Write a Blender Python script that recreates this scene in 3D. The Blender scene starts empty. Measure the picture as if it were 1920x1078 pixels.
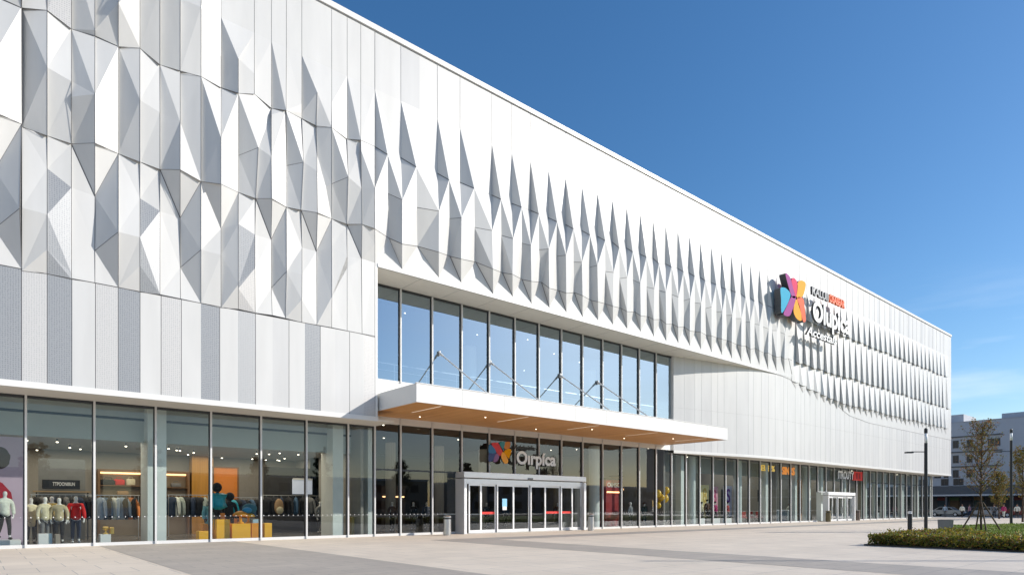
import bpy, bmesh, math, random
from mathutils import Vector, Matrix
R=random.Random(7)
SC=bpy.context.scene
COL=SC.collection
rad=math.radians
FV=[[1289,-1941,21035],[1975,-2004,20989],[1973,-2027,18441],[1289,-1922,18243],[1294,-1832,18298],[1966,-2118,18384],[1943,-2434,16263],[1970,-2066,14137],[1295,-1796,14311],[1291,-1885,14269],[1978,-1961,14186],[1971,-2060,13029],[1950,-2342,11358],[1274,-2240,11408],[1955,-2271,10192],[1286,-2000,9387],[1975,-2000,9450],[1964,-2145,20888],[2640,-2227,20828],[2666,-1963,18172],[1973,-2022,18444],[1976,-1992,18463],[2673,-1891,18217],[2627,-2359,16127],[1954,-2285,16346],[2634,-2288,15632],[2659,-2036,14128],[1982,-1906,14212],[1976,-1985,14175],[2665,-1975,14157],[1981,-1915,13091],[2663,-1994,12621],[2662,-2000,9620],[2662,-2000,9424],[1975,-2000,9450],[1966,-2123,10240],[1962,-2180,11418],[2654,-2083,20933],[3332,-2182,18330],[3342,-2098,18174],[2680,-1817,18262],[3327,-2218,20835],[2673,-1892,18216],[3345,-2071,18191],[3266,-2707,15781],[2627,-2361,15593],[2644,-2185,16223],[2673,-1896,14194],[3315,-2318,14274],[2666,-1960,14164],[3307,-2377,14246],[3373,-1849,12598],[2678,-1844,12683],[3362,-1935,10621],[2662,-2000,9620],[3354,-2000,9459],[2662,-2000,9424],[3347,-2060,20948],[4008,-2435,20677],[4006,-2453,19471],[3349,-2042,18418],[4059,-2100,18127],[3355,-1997,18237],[3357,-1979,18248],[4046,-2184,18075],[3286,-2547,15867],[4075,-1994,14305],[3316,-2305,14280],[3326,-2226,14318],[4068,-2039,14284],[3376,-1821,12609],[3992,-2546,11261],[3361,-1947,10617],[4074,-2000,9457],[3354,-2000,9459],[4033,-2271,20796],[4646,-2665,20554],[3988,-2572,19391],[4738,-2141,18360],[4060,-2096,18129],[4072,-2012,18181],[4727,-2207,18318],[4689,-2423,16297],[4733,-2171,14160],[4091,-1889,14355],[4075,-1995,14305],[4754,-2051,14217],[4733,-2170,12826],[4687,-2434,11295],[4014,-2401,11315],[4715,-2272,10319],[4074,-2000,9457],[4763,-2000,9431],[4675,-2500,20674],[5297,-2638,20531],[5398,-2134,18047],[4750,-2078,18399],[4746,-2097,18387],[5415,-2053,18097],[5374,-2254,16191],[4721,-2238,16399],[5380,-2227,15797],[5398,-2134,14126],[4762,-2006,14238],[4746,-2096,14195],[5414,-2054,14163],[4759,-2026,12886],[5409,-2082,12586],[5425,-2000,9483],[4763,-2000,9431],[4733,-2170,10353],[4716,-2270,11356],[5336,-2447,20669],[5979,-2628,20537],[6079,-2184,18090],[5431,-1974,18146],[5412,-2064,18090],[6090,-2138,18118],[6043,-2346,16049],[5413,-2062,15885],[5415,-2052,16302],[5420,-2026,14177],[5993,-2562,14145],[5405,-2100,14142],[5994,-2560,14147],[6142,-1909,12598],[5440,-1925,12651],[6141,-1912,10686],[6130,-2000,9470],[5425,-2000,9483],[6121,-2000,23952],[6862,-2000,23952],[6721,-2558,20611],[6026,-2417,20690],[6085,-2160,18105],[6806,-2221,18172],[6102,-2083,18153],[6781,-2322,18109],[6747,-2455,13992],[6091,-2130,16166],[6003,-2522,14165],[6010,-2490,14180],[6762,-2394,14021],[6128,-1968,12574],[6784,-2307,11419],[6159,-1832,10713],[6862,-2000,9445],[6130,-2000,9470],[6862,-2000,23952],[7603,-2000,23952],[7603,-2000,20990],[7560,-2152,19337],[6813,-2195,18188],[6781,-2322,20781],[7579,-2084,18131],[6810,-2206,18181],[7600,-2011,18176],[7387,-2767,15766],[6784,-2309,14061],[7387,-2767,13977],[6765,-2381,14027],[7407,-2695,14011],[7575,-2098,12525],[7541,-2220,11441],[6822,-2159,11474],[7603,-2000,9416],[6862,-2000,9445],[7603,-2000,23952],[8902,-2000,23951],[8902,-2000,20990],[7603,-2000,20990],[8142,-2411,19366],[8166,-2333,18030],[7620,-1938,18222],[7608,-1983,19450],[7601,-2008,18178],[8186,-2267,18071],[7421,-2644,15832],[8270,-1993,15719],[8256,-2039,14204],[7408,-2691,14013],[7406,-2700,14009],[8255,-2044,14202],[7616,-1955,12584],[8174,-2306,12816],[8169,-2324,10393],[7603,-2000,9416],[7592,-2040,11508],[8186,-2269,10240],[8268,-2000,9495],[8902,-2000,20990],[8818,-2254,19146],[8190,-2254,19472],[8834,-2208,18336],[8209,-2192,18117],[8188,-2262,18074],[8943,-2360,16130],[8287,-1937,15749],[8849,-2161,18366],[8883,-2219,14084],[8283,-1952,14245],[8255,-2043,14202],[8917,-2118,14132],[8865,-2178,12619],[8199,-2226,12850],[8855,-2206,11232],[8219,-2159,10276],[8217,-2167,10445],[8939,-2000,9474],[8268,-2000,9495],[8902,-2000,23951],[9601,-2000,23951],[9601,-2000,20990],[9570,-2087,18111],[8863,-2117,18393],[8872,-2091,19253],[8902,-2000,20990],[8851,-2154,18370],[9592,-2024,18150],[9587,-2038,17884],[8995,-2205,16215],[9461,-2393,15929],[8927,-2087,14146],[9458,-2462,14173],[8906,-2149,14117],[9451,-2484,14163],[9592,-1994,12676],[8917,-2020,12684],[9616,-1944,10660],[9632,-2000,9509],[8939,-2000,9474],[8902,-2065,11284],[9601,-2000,23951],[10232,-2000,23951],[10232,-2000,20989],[9601,-2000,20990],[10121,-2263,18159],[9621,-1942,18200],[9587,-2040,18140],[10160,-2159,18223],[10213,-2051,15950],[10174,-2153,14147],[9475,-2414,14196],[9511,-2253,16005],[9537,-2179,17798],[9486,-2383,14211],[10177,-2145,14151],[9644,-1847,12737],[10163,-2212,11409],[9655,-1836,10697],[10198,-2000,9493],[9632,-2000,9509],[10232,-2000,23951],[10906,-2000,23950],[10906,-2000,20989],[10871,-2087,18805],[10171,-2130,18241],[10232,-2000,20989],[10903,-2008,18487],[10931,-1940,18276],[10145,-2201,18197],[10858,-2294,16222],[10268,-1906,16029],[10937,-1924,18286],[10759,-2290,14149],[10215,-2045,14198],[10175,-2150,14149],[10806,-2174,14204],[10897,-2045,12654],[10842,-2183,11463],[10218,-2068,11462],[10821,-2212,10364],[10198,-2000,9493],[10906,-2000,9443],[10906,-2000,23950],[12271,-2000,23950],[12271,-2000,20989],[10906,-2000,20989],[11460,-2322,19451],[10935,-1929,18536],[10932,-1936,18902],[11513,-2095,18116],[10947,-1899,18301],[10906,-2000,20989],[12271,-2000,20989],[11529,-2159,19561],[12191,-2177,19343],[12131,-2309,18185],[11510,-2101,18112],[10914,-1981,18250],[11546,-2019,18163],[10921,-2138,16308],[11501,-2209,16793],[11442,-2345,16022],[11438,-2410,14194],[10805,-2176,14203],[11519,-2082,18124],[12096,-2386,18137],[12166,-2233,15745],[11938,-2132,15580],[11572,-2043,16888],[12300,-1938,14340],[11440,-2406,14196],[11463,-2296,16048],[10790,-2214,14185],[11573,-1977,12687],[10940,-1941,12697],[11418,-2458,14171],[11466,-2346,14225],[12299,-1939,14339],[11643,-1815,12754],[11578,-2000,9462],[10906,-2000,9443],[10888,-2046,10419],[10906,-2024,11522],[12220,-2113,13001],[12192,-2201,10782],[11578,-2000,9462],[12271,-2000,9469],[12271,-2000,23950],[13013,-2000,23949],[13013,-2000,20989],[12951,-2102,18073],[12124,-2325,18175],[12192,-2174,19345],[12271,-2000,20989],[12127,-2318,18180],[12830,-2485,16173],[12231,-2089,15821],[12972,-2057,18101],[12973,-2055,14253],[12341,-1847,14383],[12305,-1926,14346],[13017,-1965,14296],[13001,-2025,12834],[12298,-1941,13075],[13013,-2000,12312],[12289,-1990,10855],[13013,-2000,9458],[12271,-2000,9469],[13013,-2000,23949],[13686,-2000,23949],[13686,-2000,20988],[13013,-2000,20989],[13519,-2330,18135],[12997,-2007,18132],[12946,-2112,18067],[13568,-2234,18195],[13581,-2234,17738],[12906,-2329,16259],[13529,-2388,15922],[12982,-2037,14262],[13587,-2326,14337],[13010,-1980,14289],[13719,-2015,12895],[13030,-1966,12858],[13574,-2352,14324],[13753,-2000,9441],[13013,-2000,9458],[13013,-2000,12312],[13686,-2000,23949],[14407,-2000,23949],[14407,-2000,20988],[14283,-2217,18170],[13550,-2268,18174],[13686,-2000,20988],[13510,-2374,17653],[13540,-2288,18161],[14284,-2215,18171],[14070,-2617,16008],[14148,-2470,14239],[13614,-2272,14363],[13546,-2355,15940],[13579,-2342,14329],[14190,-2391,14277],[14282,-2235,13662],[13714,-2024,12891],[14407,-2000,12871],[14407,-2000,9405],[13753,-2000,9441]]
FT=[[0,1,2,3],[0,0,1,3],[0,4,5,6],[0,6,7,8],[0,4,6,8],[0,11,12,13],[0,9,10,11],[0,9,11,13],[0,15,13,12],[0,12,14,15],[0,14,16,15],[1,20,17,18],[1,18,19,20],[0,22,23,24],[0,21,22,24],[0,25,26,27],[0,27,24,23],[0,23,25,27],[0,28,29,30],[0,30,29,31],[2,36,30,31],[2,33,34,35],[2,36,31,32],[2,35,36,32],[2,32,33,35],[0,40,37,38],[0,38,39,40],[0,38,37,41],[0,42,43,44],[0,44,45,46],[0,42,44,46],[0,45,44,47],[0,44,48,47],[0,49,50,51],[0,49,51,52],[0,52,51,53],[0,52,53,54],[0,54,53,55],[0,55,56,54],[0,60,57,58],[0,58,59,60],[0,60,59,61],[0,61,62,60],[0,63,64,65],[0,66,67,65],[0,64,66,65],[0,68,69,70],[0,71,72,70],[0,69,71,70],[0,71,73,72],[0,72,73,74],[0,75,76,77],[0,77,76,78],[0,77,78,79],[0,80,81,82],[0,82,83,84],[0,80,82,84],[0,87,88,89],[0,85,86,87],[0,85,87,89],[0,91,89,88],[0,88,90,91],[0,90,92,91],[0,96,93,94],[0,94,95,96],[0,98,99,100],[0,97,98,100],[0,101,102,103],[0,103,100,99],[0,99,101,103],[0,104,105,106],[0,105,107,106],[2,111,106,107],[2,108,109,110],[2,111,107,108],[2,108,110,111],[0,113,114,115],[0,112,113,115],[0,116,117,118],[0,118,119,120],[0,116,118,120],[0,119,118,121],[0,118,122,121],[0,123,124,125],[0,123,125,126],[0,127,128,129],[0,126,125,127],[0,126,127,129],[0,131,132,133],[0,130,131,133],[0,133,132,134],[0,132,135,134],[0,139,136,137],[0,137,138,139],[0,139,138,140],[0,141,142,143],[0,144,145,143],[0,142,144,143],[0,144,146,145],[0,145,146,147],[0,151,152,153],[0,150,151,153],[0,149,150,153],[0,148,149,153],[0,151,154,152],[0,155,156,157],[0,155,157,158],[0,157,159,158],[0,160,161,162],[0,162,163,164],[0,160,162,164],[0,163,165,166],[0,164,163,166],[0,168,169,170],[0,167,168,170],[0,171,172,173],[0,171,173,174],[0,170,171,174],[0,170,169,171],[0,175,176,177],[0,178,179,180],[0,178,180,177],[0,176,178,177],[0,181,182,183],[0,183,182,184],[0,187,183,184],[0,185,186,187],[0,184,185,187],[0,188,189,186],[0,185,188,186],[0,190,191,192],[0,191,193,194],[0,192,191,194],[0,195,196,197],[0,195,198,196],[0,197,196,199],[0,197,199,200],[0,204,201,202],[0,202,203,204],[2,207,204,203],[2,207,203,205],[2,205,206,207],[1,208,209,206],[1,205,208,206],[0,212,213,214],[0,216,210,211],[0,216,211,212],[0,215,216,212],[0,212,214,215],[0,220,217,218],[0,218,219,220],[0,219,221,220],[0,220,221,222],[0,221,223,222],[0,224,225,226],[0,224,226,227],[0,228,229,230],[0,231,227,226],[0,228,230,231],[0,226,228,231],[0,233,234,235],[0,232,233,235],[0,235,236,237],[0,235,234,236],[0,244,238,239],[0,240,241,242],[0,240,242,243],[0,239,240,243],[0,239,243,244],[0,245,246,247],[0,248,249,247],[0,246,248,247],[0,248,250,249],[0,249,250,251],[0,255,256,257],[0,254,255,257],[0,253,254,257],[0,252,253,257],[0,256,255,258],[0,256,258,259],[0,260,261,262],[0,260,263,261],[0,262,261,264],[0,262,264,265],[0,268,269,270],[0,266,267,268],[0,266,268,270],[0,270,269,271],[0,270,271,272],[0,271,273,272],[0,275,276,277],[0,274,275,277],[0,280,277,278],[0,278,279,280],[0,279,278,281],[0,281,282,279],[0,283,284,285],[0,284,286,285],[0,285,286,287],[0,285,287,288],[0,289,290,291],[0,292,293,291],[0,290,292,291],[0,293,294,295],[0,291,293,295],[0,300,296,297],[0,300,297,298],[0,298,299,300],[0,298,301,299],[0,299,301,302],[0,299,302,303],[0,300,299,303],[0,304,305,306],[0,304,307,305],[0,308,309,310],[0,314,306,305],[0,311,312,313],[0,305,311,313],[0,305,313,314],[0,310,309,315],[0,310,315,316],[0,316,317,310],[0,316,318,317],[0,322,323,324],[0,321,322,324],[0,321,324,325],[0,320,321,325],[0,319,320,325],[0,326,327,328],[0,326,329,327],[0,328,327,330],[0,328,330,331],[0,335,332,333],[0,333,334,335],[0,337,335,334],[0,334,336,337],[0,338,339,337],[0,336,338,337],[0,334,336,337],[0,341,342,343],[0,340,341,343],[0,343,344,345],[0,343,342,344],[0,346,347,348],[0,346,348,349],[0,349,348,350],[0,350,351,349],[0,350,352,351],[0,353,354,355],[0,353,356,354],[0,359,355,354],[0,357,358,359],[0,354,357,359],[0,362,363,364],[0,362,364,365],[0,361,362,365],[0,360,361,365],[0,366,367,368],[0,366,368,369],[0,369,370,371],[0,369,371,372],[0,366,369,372],[0,375,376,373],[0,373,374,375],[0,375,377,376],[0,379,376,377],[0,377,378,379]]
FW=[(1,2,20,17),(2,3,4,5),(5,6,24,21),(6,7,27,24),(7,8,9,10),(10,11,30,28),(12,11,30,36),(12,14,35,36),(14,16,34,35),(18,19,40,37),(20,19,22,21),(22,23,46,42),(23,25,45,46),(26,25,45,47),(27,26,29,28),(29,31,52,49),(31,32,54,52),(33,32,54,56),(40,39,43,42),(41,38,60,57),(43,44,65,63),(44,48,67,65),(47,48,50,49),(50,51,70,68),(51,53,72,70),(53,55,74,72),(58,59,77,75),(59,61,79,77),(62,61,64,63),(64,66,84,80),(67,66,69,68),(69,71,89,85),(71,73,91,89),(76,78,96,93),(79,78,81,80),(81,82,100,97),(82,83,103,100),(84,83,86,85),(86,87,106,104),(88,87,106,111),(88,90,110,111),(90,92,109,110),(94,95,115,112),(96,95,98,97),(98,99,120,116),(99,101,119,120),(102,101,119,121),(103,102,105,104),(105,107,126,123),(107,108,129,126),(113,114,134,133),(115,114,117,116),(117,118,139,136),(118,122,140,139),(121,122,124,123),(124,125,143,141),(125,127,145,143),(127,128,147,145),(131,132,153,148),(132,135,152,153),(134,135,137,136),(137,138,158,155),(140,138,142,141),(142,144,164,160),(144,146,166,164),(149,150,170,167),(150,151,174,170),(151,154,173,174),(152,154,156,155),(156,157,177,175),(157,159,180,177),(158,159,161,160),(161,162,183,181),(162,163,187,183),(163,165,186,187),(168,169,216,210),(171,172,194,192),(173,172,176,175),(169,171,192,190),(176,178,197,195),(179,178,197,200),(180,179,182,181),(182,184,204,201),(185,184,204,207),(185,188,206,207),(189,188,206,209),(190,191,215,216),(191,193,214,215),(194,193,198,195),(198,196,220,217),(196,199,222,220),(200,199,202,201),(202,203,227,224),(203,205,231,227),(205,208,230,231),(211,212,235,232),(212,213,237,235),(214,213,218,217),(218,219,244,238),(219,221,243,244),(221,223,242,243),(222,223,225,224),(225,226,247,245),(226,228,249,247),(228,229,251,249),(233,234,257,252),(237,236,239,238),(234,236,256,257),(239,240,262,260),(240,241,265,262),(242,241,246,245),(246,248,270,266),(248,250,272,270),(253,254,277,274),(254,255,280,277),(255,258,279,280),(259,258,279,282),(256,259,263,260),(263,261,291,289),(261,264,295,291),(265,264,267,266),(267,268,306,304),(268,269,314,306),(269,271,313,314),(271,273,312,313),(275,276,325,319),(277,276,284,283),(277,278,285,283),(278,281,288,285),(282,281,290,289),(284,286,324,325),(286,287,323,324),(288,287,297,296),(290,292,300,296),(293,292,300,303),(293,294,302,303),(295,294,307,304),(297,298,328,326),(298,301,331,328),(302,301,309,308),(307,305,310,308),(305,311,317,310),(309,315,335,332),(315,316,337,335),(316,318,339,337),(320,321,343,340),(321,322,345,343),(323,322,329,326),(329,327,349,346),(327,330,351,349),(331,330,333,332),(333,334,355,353),(336,338,358,359),(341,342,365,360),(345,344,347,346),(342,344,364,365),(347,348,366,367),(348,350,372,366),(350,352,371,372),(351,352,356,353),(356,354,376,373),(354,357,379,376),(364,363,368,367),(371,370,374,373)]
FS=[(17,2,1),(5,3,1),(0,3,1),(5,6,1),(6,7,1),(7,9,1),(4,8,1),(28,11,1),(12,11,1),(9,13,1),(12,14,1),(13,15,1),(14,16,1),(15,16,1),(18,19,1),(20,19,1),(42,23,1),(23,45,1),(26,45,1),(28,26,1),(29,31,1),(31,32,1),(33,32,1),(34,33,1),(39,38,1),(42,39,1),(41,38,1),(43,44,1),(44,48,1),(49,50,1),(50,51,1),(49,51,2),(51,72,1),(72,55,1),(56,55,1),(58,77,1),(77,61,1),(62,64,2),(64,66,1),(67,69,1),(70,69,1),(69,71,1),(72,71,1),(71,73,1),(74,73,1),(76,78,1),(79,81,1),(81,82,1),(82,83,1),(85,83,1),(104,87,1),(88,87,1),(88,90,1),(90,92,1),(91,92,1),(94,95,1),(97,95,1),(116,99,1),(99,101,1),(102,101,1),(104,102,1),(123,107,1),(107,108,1),(109,108,1),(113,114,1),(116,114,1),(117,118,1),(118,122,1),(123,122,1),(124,143,1),(123,125,2),(143,127,1),(127,128,1),(129,128,1),(131,132,1),(133,130,1),(132,135,1),(134,137,1),(137,138,1),(140,138,1),(143,142,1),(142,144,1),(145,144,1),(144,146,1),(147,146,1),(149,150,1),(150,151,1),(151,154,1),(155,154,1),(156,157,1),(157,159,1),(160,159,1),(181,162,1),(162,163,1),(163,165,1),(166,165,1),(168,169,1),(171,172,1),(175,172,2),(176,178,1),(179,178,1),(181,182,1),(182,184,1),(185,184,1),(185,188,1),(189,188,1),(186,189,1),(190,191,1),(191,193,1),(195,193,1),(196,197,1),(196,199,1),(201,199,1),(224,203,1),(203,205,1),(205,208,1),(209,208,1),(211,212,1),(212,213,1),(217,213,1),(238,244,1),(244,221,1),(221,223,1),(224,225,1),(225,226,1),(224,226,2),(226,228,1),(228,229,1),(230,229,1),(233,234,1),(238,236,1),(234,236,1),(260,240,1),(240,241,1),(242,241,1),(247,246,1),(266,248,1),(249,248,1),(248,250,1),(251,250,1),(253,254,1),(254,255,1),(255,258,1),(259,258,1),(260,259,1),(262,261,1),(289,261,1),(261,264,1),(266,264,1),(304,268,1),(268,269,1),(269,271,1),(271,273,1),(272,273,1),(275,276,1),(278,288,1),(289,281,2),(284,286,1),(286,323,1),(288,297,1),(296,292,1),(293,292,1),(293,294,1),(304,307,1),(297,298,1),(298,301,1),(302,309,1),(304,305,2),(307,305,1),(309,310,1),(305,311,1),(312,311,1),(309,315,1),(315,316,1),(316,318,1),(317,318,1),(320,321,1),(321,322,1),(323,322,1),(328,327,1),(346,327,1),(327,330,1),(332,330,1),(353,334,1),(334,336,1),(336,338,1),(339,338,1),(341,342,1),(346,344,1),(342,344,1),(367,366,1),(366,350,1),(350,352,1),(351,356,1),(353,354,2),(356,376,1),(376,357,1),(358,357,1),(361,362,1),(362,363,1),(367,363,1),(368,369,1),(369,370,1),(373,370,1),(374,375,1),(375,377,1),(377,378,1),(379,378,1)]
SUN_E,SKY_STR,EXPO=5.0,.15,0.03
SKY_AIR,SKY_DUST,SKY_OZ,SKY_SAT=1.05,.6,3.5,1.22
INT_STORE,INT_HALL,INT_SHOP,INT_UP=560,240,1200,70

# ------------------------------------------------------------------ camera geometry (for placing things)
TH=math.atan2(.645,.764); FX,FY=math.sin(TH),math.cos(TH)
CAM=Vector((0,-29,1.5))
def ray(px,py):
    u=(px-960)/1200; v=(949-py)/1200
    return Vector((FX+u*FY, FY-u*FX, v))
def at(px,py,y):
    d=ray(px,py); t=(y+29)/d.y
    return CAM+d*t
def atx(px,y): return at(px,949,y).x
def ground(px,py):
    d=ray(px,py); t=-1.5/d.z
    return CAM+d*t
# ------------------------------------------------------------------ materials
def newmat(name):
    m=bpy.data.materials.new(name); m.use_nodes=True
    return m,m.node_tree.nodes,m.node_tree.links
def mat(name,col,rough=.5,metal=0,var=.05,scale=3.0,bump=0,bscale=40,emit=None,estr=0,spec=.5,coat=0):
    m,n,l=newmat(name); b=n['Principled BSDF']
    b.inputs['Roughness'].default_value=rough; b.inputs['Metallic'].default_value=metal
    b.inputs['Specular IOR Level'].default_value=spec; b.inputs['Coat Weight'].default_value=coat
    c=Vector(col)
    tc=n.new('ShaderNodeTexCoord'); nz=n.new('ShaderNodeTexNoise'); nz.inputs['Scale'].default_value=scale; nz.inputs['Detail'].default_value=5
    l.new(tc.outputs['Object'],nz.inputs['Vector'])
    cr=n.new('ShaderNodeValToRGB'); cr.color_ramp.elements[0].position=.3; cr.color_ramp.elements[1].position=.7
    cr.color_ramp.elements[0].color=(*(c*(1-var)),1); cr.color_ramp.elements[1].color=(*[min(1,x) for x in c*(1+var)],1)
    l.new(nz.outputs['Fac'],cr.inputs['Fac']); l.new(cr.outputs['Color'],b.inputs['Base Color'])
    if bump:
        n2=n.new('ShaderNodeTexNoise'); n2.inputs['Scale'].default_value=bscale; l.new(tc.outputs['Object'],n2.inputs['Vector'])
        bp=n.new('ShaderNodeBump'); bp.inputs['Strength'].default_value=bump; bp.inputs['Distance'].default_value=.02
        l.new(n2.outputs['Fac'],bp.inputs['Height']); l.new(bp.outputs['Normal'],b.inputs['Normal'])
    if emit: b.inputs['Emission Color'].default_value=(*emit,1); b.inputs['Emission Strength'].default_value=estr
    return m
def perfmat(name,base,hole,pitch=.07,r=.26):
    m,n,l=newmat(name); b=n['Principled BSDF']; b.inputs['Roughness'].default_value=.45; b.inputs['Metallic'].default_value=.15
    tc=n.new('ShaderNodeTexCoord'); v=n.new('ShaderNodeTexVoronoi'); v.inputs['Scale'].default_value=1/pitch; v.inputs['Randomness'].default_value=.2
    mp=n.new('ShaderNodeMapping'); mp.inputs['Scale'].default_value=(1,.0,1.0); l.new(tc.outputs['Object'],mp.inputs[0]); l.new(mp.outputs[0],v.inputs['Vector'])
    cr=n.new('ShaderNodeValToRGB'); e=cr.color_ramp.elements
    e[0].position=r-.08; e[0].color=(*hole,1); e[1].position=r+.1; e[1].color=(*base,1)
    l.new(v.outputs['Distance'],cr.inputs['Fac']); l.new(cr.outputs['Color'],b.inputs['Base Color'])
    return m
def glassmat(name,tint,refl_lo,refl_hi,rough=0.0,gcol=(.9,.95,1,1)):
    m,n,l=newmat(name); n.remove(n['Principled BSDF']); out=n['Material Output']
    tr=n.new('ShaderNodeBsdfTransparent'); tr.inputs[0].default_value=(*tint,1)
    gl=n.new('ShaderNodeBsdfGlossy'); gl.inputs['Roughness'].default_value=rough; gl.inputs['Color'].default_value=gcol
    lw=n.new('ShaderNodeFresnel'); lw.inputs['IOR'].default_value=1.55
    mr=n.new('ShaderNodeMapRange'); mr.inputs[1].default_value=.04; mr.inputs[2].default_value=.6; mr.inputs[3].default_value=refl_lo; mr.inputs[4].default_value=refl_hi
    l.new(lw.outputs[0],mr.inputs[0])
    tc=n.new('ShaderNodeTexCoord'); nz=n.new('ShaderNodeTexNoise'); nz.inputs['Scale'].default_value=.35; l.new(tc.outputs['Object'],nz.inputs['Vector'])
    bp=n.new('ShaderNodeBump'); bp.inputs['Strength'].default_value=.04; bp.inputs['Distance'].default_value=.06; l.new(nz.outputs['Fac'],bp.inputs['Height']); l.new(bp.outputs[0],gl.inputs['Normal'])
    mx=n.new('ShaderNodeMixShader'); l.new(mr.outputs[0],mx.inputs[0]); l.new(tr.outputs[0],mx.inputs[1]); l.new(gl.outputs[0],mx.inputs[2]); l.new(mx.outputs[0],out.inputs[0])
    return m
def leafmat(name,col,rough=.5,var=.3):
    m=mat(name,col,rough,var=var,scale=2.5); n,l=m.node_tree.nodes,m.node_tree.links; b=n['Principled BSDF']; out=n['Material Output']
    t=n.new('ShaderNodeBsdfTranslucent'); t.inputs[0].default_value=(*[min(1,c*1.5) for c in col],1); mx=n.new('ShaderNodeMixShader'); mx.inputs[0].default_value=.35
    l.new(b.outputs[0],mx.inputs[1]); l.new(t.outputs[0],mx.inputs[2]); l.new(mx.outputs[0],out.inputs[0]); return m
def stripemat(name,c1,c2,axis='X',scale=8,rough=.4):
    m,n,l=newmat(name); b=n['Principled BSDF']; b.inputs['Roughness'].default_value=rough
    tc=n.new('ShaderNodeTexCoord'); mp=n.new('ShaderNodeMapping'); w=n.new('ShaderNodeTexNoise')
    mp.inputs['Scale'].default_value={'X':(.25,scale,scale),'Z':(scale,scale,.25),'Y':(scale,.25,scale)}[axis]
    l.new(tc.outputs['Object'],mp.inputs[0]); l.new(mp.outputs[0],w.inputs['Vector']); w.inputs['Scale'].default_value=1; w.inputs['Detail'].default_value=6
    cr=n.new('ShaderNodeValToRGB'); cr.color_ramp.elements[0].position=.35; cr.color_ramp.elements[1].position=.68
    cr.color_ramp.elements[0].color=(*c1,1); cr.color_ramp.elements[1].color=(*c2,1)
    l.new(w.outputs['Fac'],cr.inputs['Fac']); l.new(cr.outputs['Color'],b.inputs['Base Color'])
    return m
def pavemat(name,c1,c2,mortar,sx=1.2,sy=.6,rough=.62):
    m,n,l=newmat(name); b=n['Principled BSDF']; b.inputs['Roughness'].default_value=rough
    tc=n.new('ShaderNodeTexCoord'); br=n.new('ShaderNodeTexBrick')
    br.inputs['Scale'].default_value=1; br.inputs['Brick Width'].default_value=sx; br.inputs['Row Height'].default_value=sy
    br.inputs['Mortar Size'].default_value=.011; br.inputs['Mortar Smooth'].default_value=.3; br.inputs['Bias'].default_value=-.1
    br.offset=.5; br.inputs['Color1'].default_value=(*c1,1); br.inputs['Color2'].default_value=(*c2,1); br.inputs['Mortar'].default_value=(*mortar,1)
    l.new(tc.outputs['Object'],br.inputs['Vector'])
    nz=n.new('ShaderNodeTexNoise'); nz.inputs['Scale'].default_value=.5; nz.inputs['Detail'].default_value=8; nz.inputs['Roughness'].default_value=.65; l.new(tc.outputs['Object'],nz.inputs['Vector'])
    n3=n.new('ShaderNodeTexNoise'); n3.inputs['Scale'].default_value=45; n3.inputs['Detail'].default_value=4; l.new(tc.outputs['Object'],n3.inputs['Vector'])
    ad=n.new('ShaderNodeMath'); ad.operation='MULTIPLY_ADD'; ad.inputs[1].default_value=.35; l.new(n3.outputs['Fac'],ad.inputs[0]); l.new(nz.outputs['Fac'],ad.inputs[2])
    mr=n.new('ShaderNodeMapRange'); mr.inputs[1].default_value=.35; mr.inputs[2].default_value=1.0; mr.inputs[3].default_value=.84; mr.inputs[4].default_value=1.12; l.new(ad.outputs[0],mr.inputs[0])
    mx=n.new('ShaderNodeMix'); mx.data_type='RGBA'; mx.blend_type='MULTIPLY'; mx.inputs[0].default_value=1
    l.new(br.outputs['Color'],mx.inputs[6]); l.new(mr.outputs[0],mx.inputs[7]); l.new(mx.outputs[2],b.inputs['Base Color'])
    bp=n.new('ShaderNodeBump'); bp.inputs['Strength'].default_value=.15; bp.inputs['Distance'].default_value=.01; l.new(n3.outputs['Fac'],bp.inputs['Height']); l.new(bp.outputs[0],b.inputs['Normal'])
    return m
def panel(name,c): return stripemat(name,[v*.955 for v in c],[v*1.03 for v in c],'Z',1.6,.42)
WH=[panel('panel_white_a',(.60,.598,.588)),panel('panel_white_b',(.575,.575,.57)),panel('panel_white_c',(.55,.55,.548)),panel('panel_pearl',(.50,.505,.51))]
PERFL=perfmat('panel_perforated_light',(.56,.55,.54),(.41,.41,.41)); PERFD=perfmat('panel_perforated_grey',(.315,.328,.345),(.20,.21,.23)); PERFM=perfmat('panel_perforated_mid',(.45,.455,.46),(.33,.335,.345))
SEAM_SHADE=mat('seam_and_shade_dark',(.10,.10,.105),.7); SEAML=mat('seam_grey',(.36,.36,.36),.7); BACK=mat('backing_dark',(.05,.05,.055),.8)  # the dark one serves joints and the painted shade lines under the fins
TRIM=mat('trim_white',(.72,.715,.695),.4,var=.015); SOFF=mat('soffit_cream',(.74,.71,.64),.55,var=.02)
WOOD=stripemat('canopy_timber',(.58,.27,.085),(.72,.37,.13),'Y',6,.45)
ALU=mat('aluminium',(.66,.66,.655),.4,0,var=.02); ALUD=mat('aluminium_dark',(.05,.055,.06),.4,.3); STEEL=mat('brushed_steel',(.55,.55,.54),.3,.9,var=.05)
GLASS=glassmat('storefront_glass',(.88,.93,.91),.05,.45); GLASSU=glassmat('upper_glass',(.70,.79,.84),.42,.8,0,(.74,.89,1,1)); GLASSD=glassmat('door_glass',(.84,.88,.87),.07,.42)
BLACK=mat('black_paint',(.018,.019,.022),.4); WHITE=mat('white_paint',(.82,.82,.81),.45,var=.02)
DOTW=mat('dot_white',(.85,.85,.85),.6)
def cm(name,col,rough=.7,**k): return mat(name,col,rough,var=k.pop('var',.12),scale=k.pop('scale',14),**k)
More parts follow.
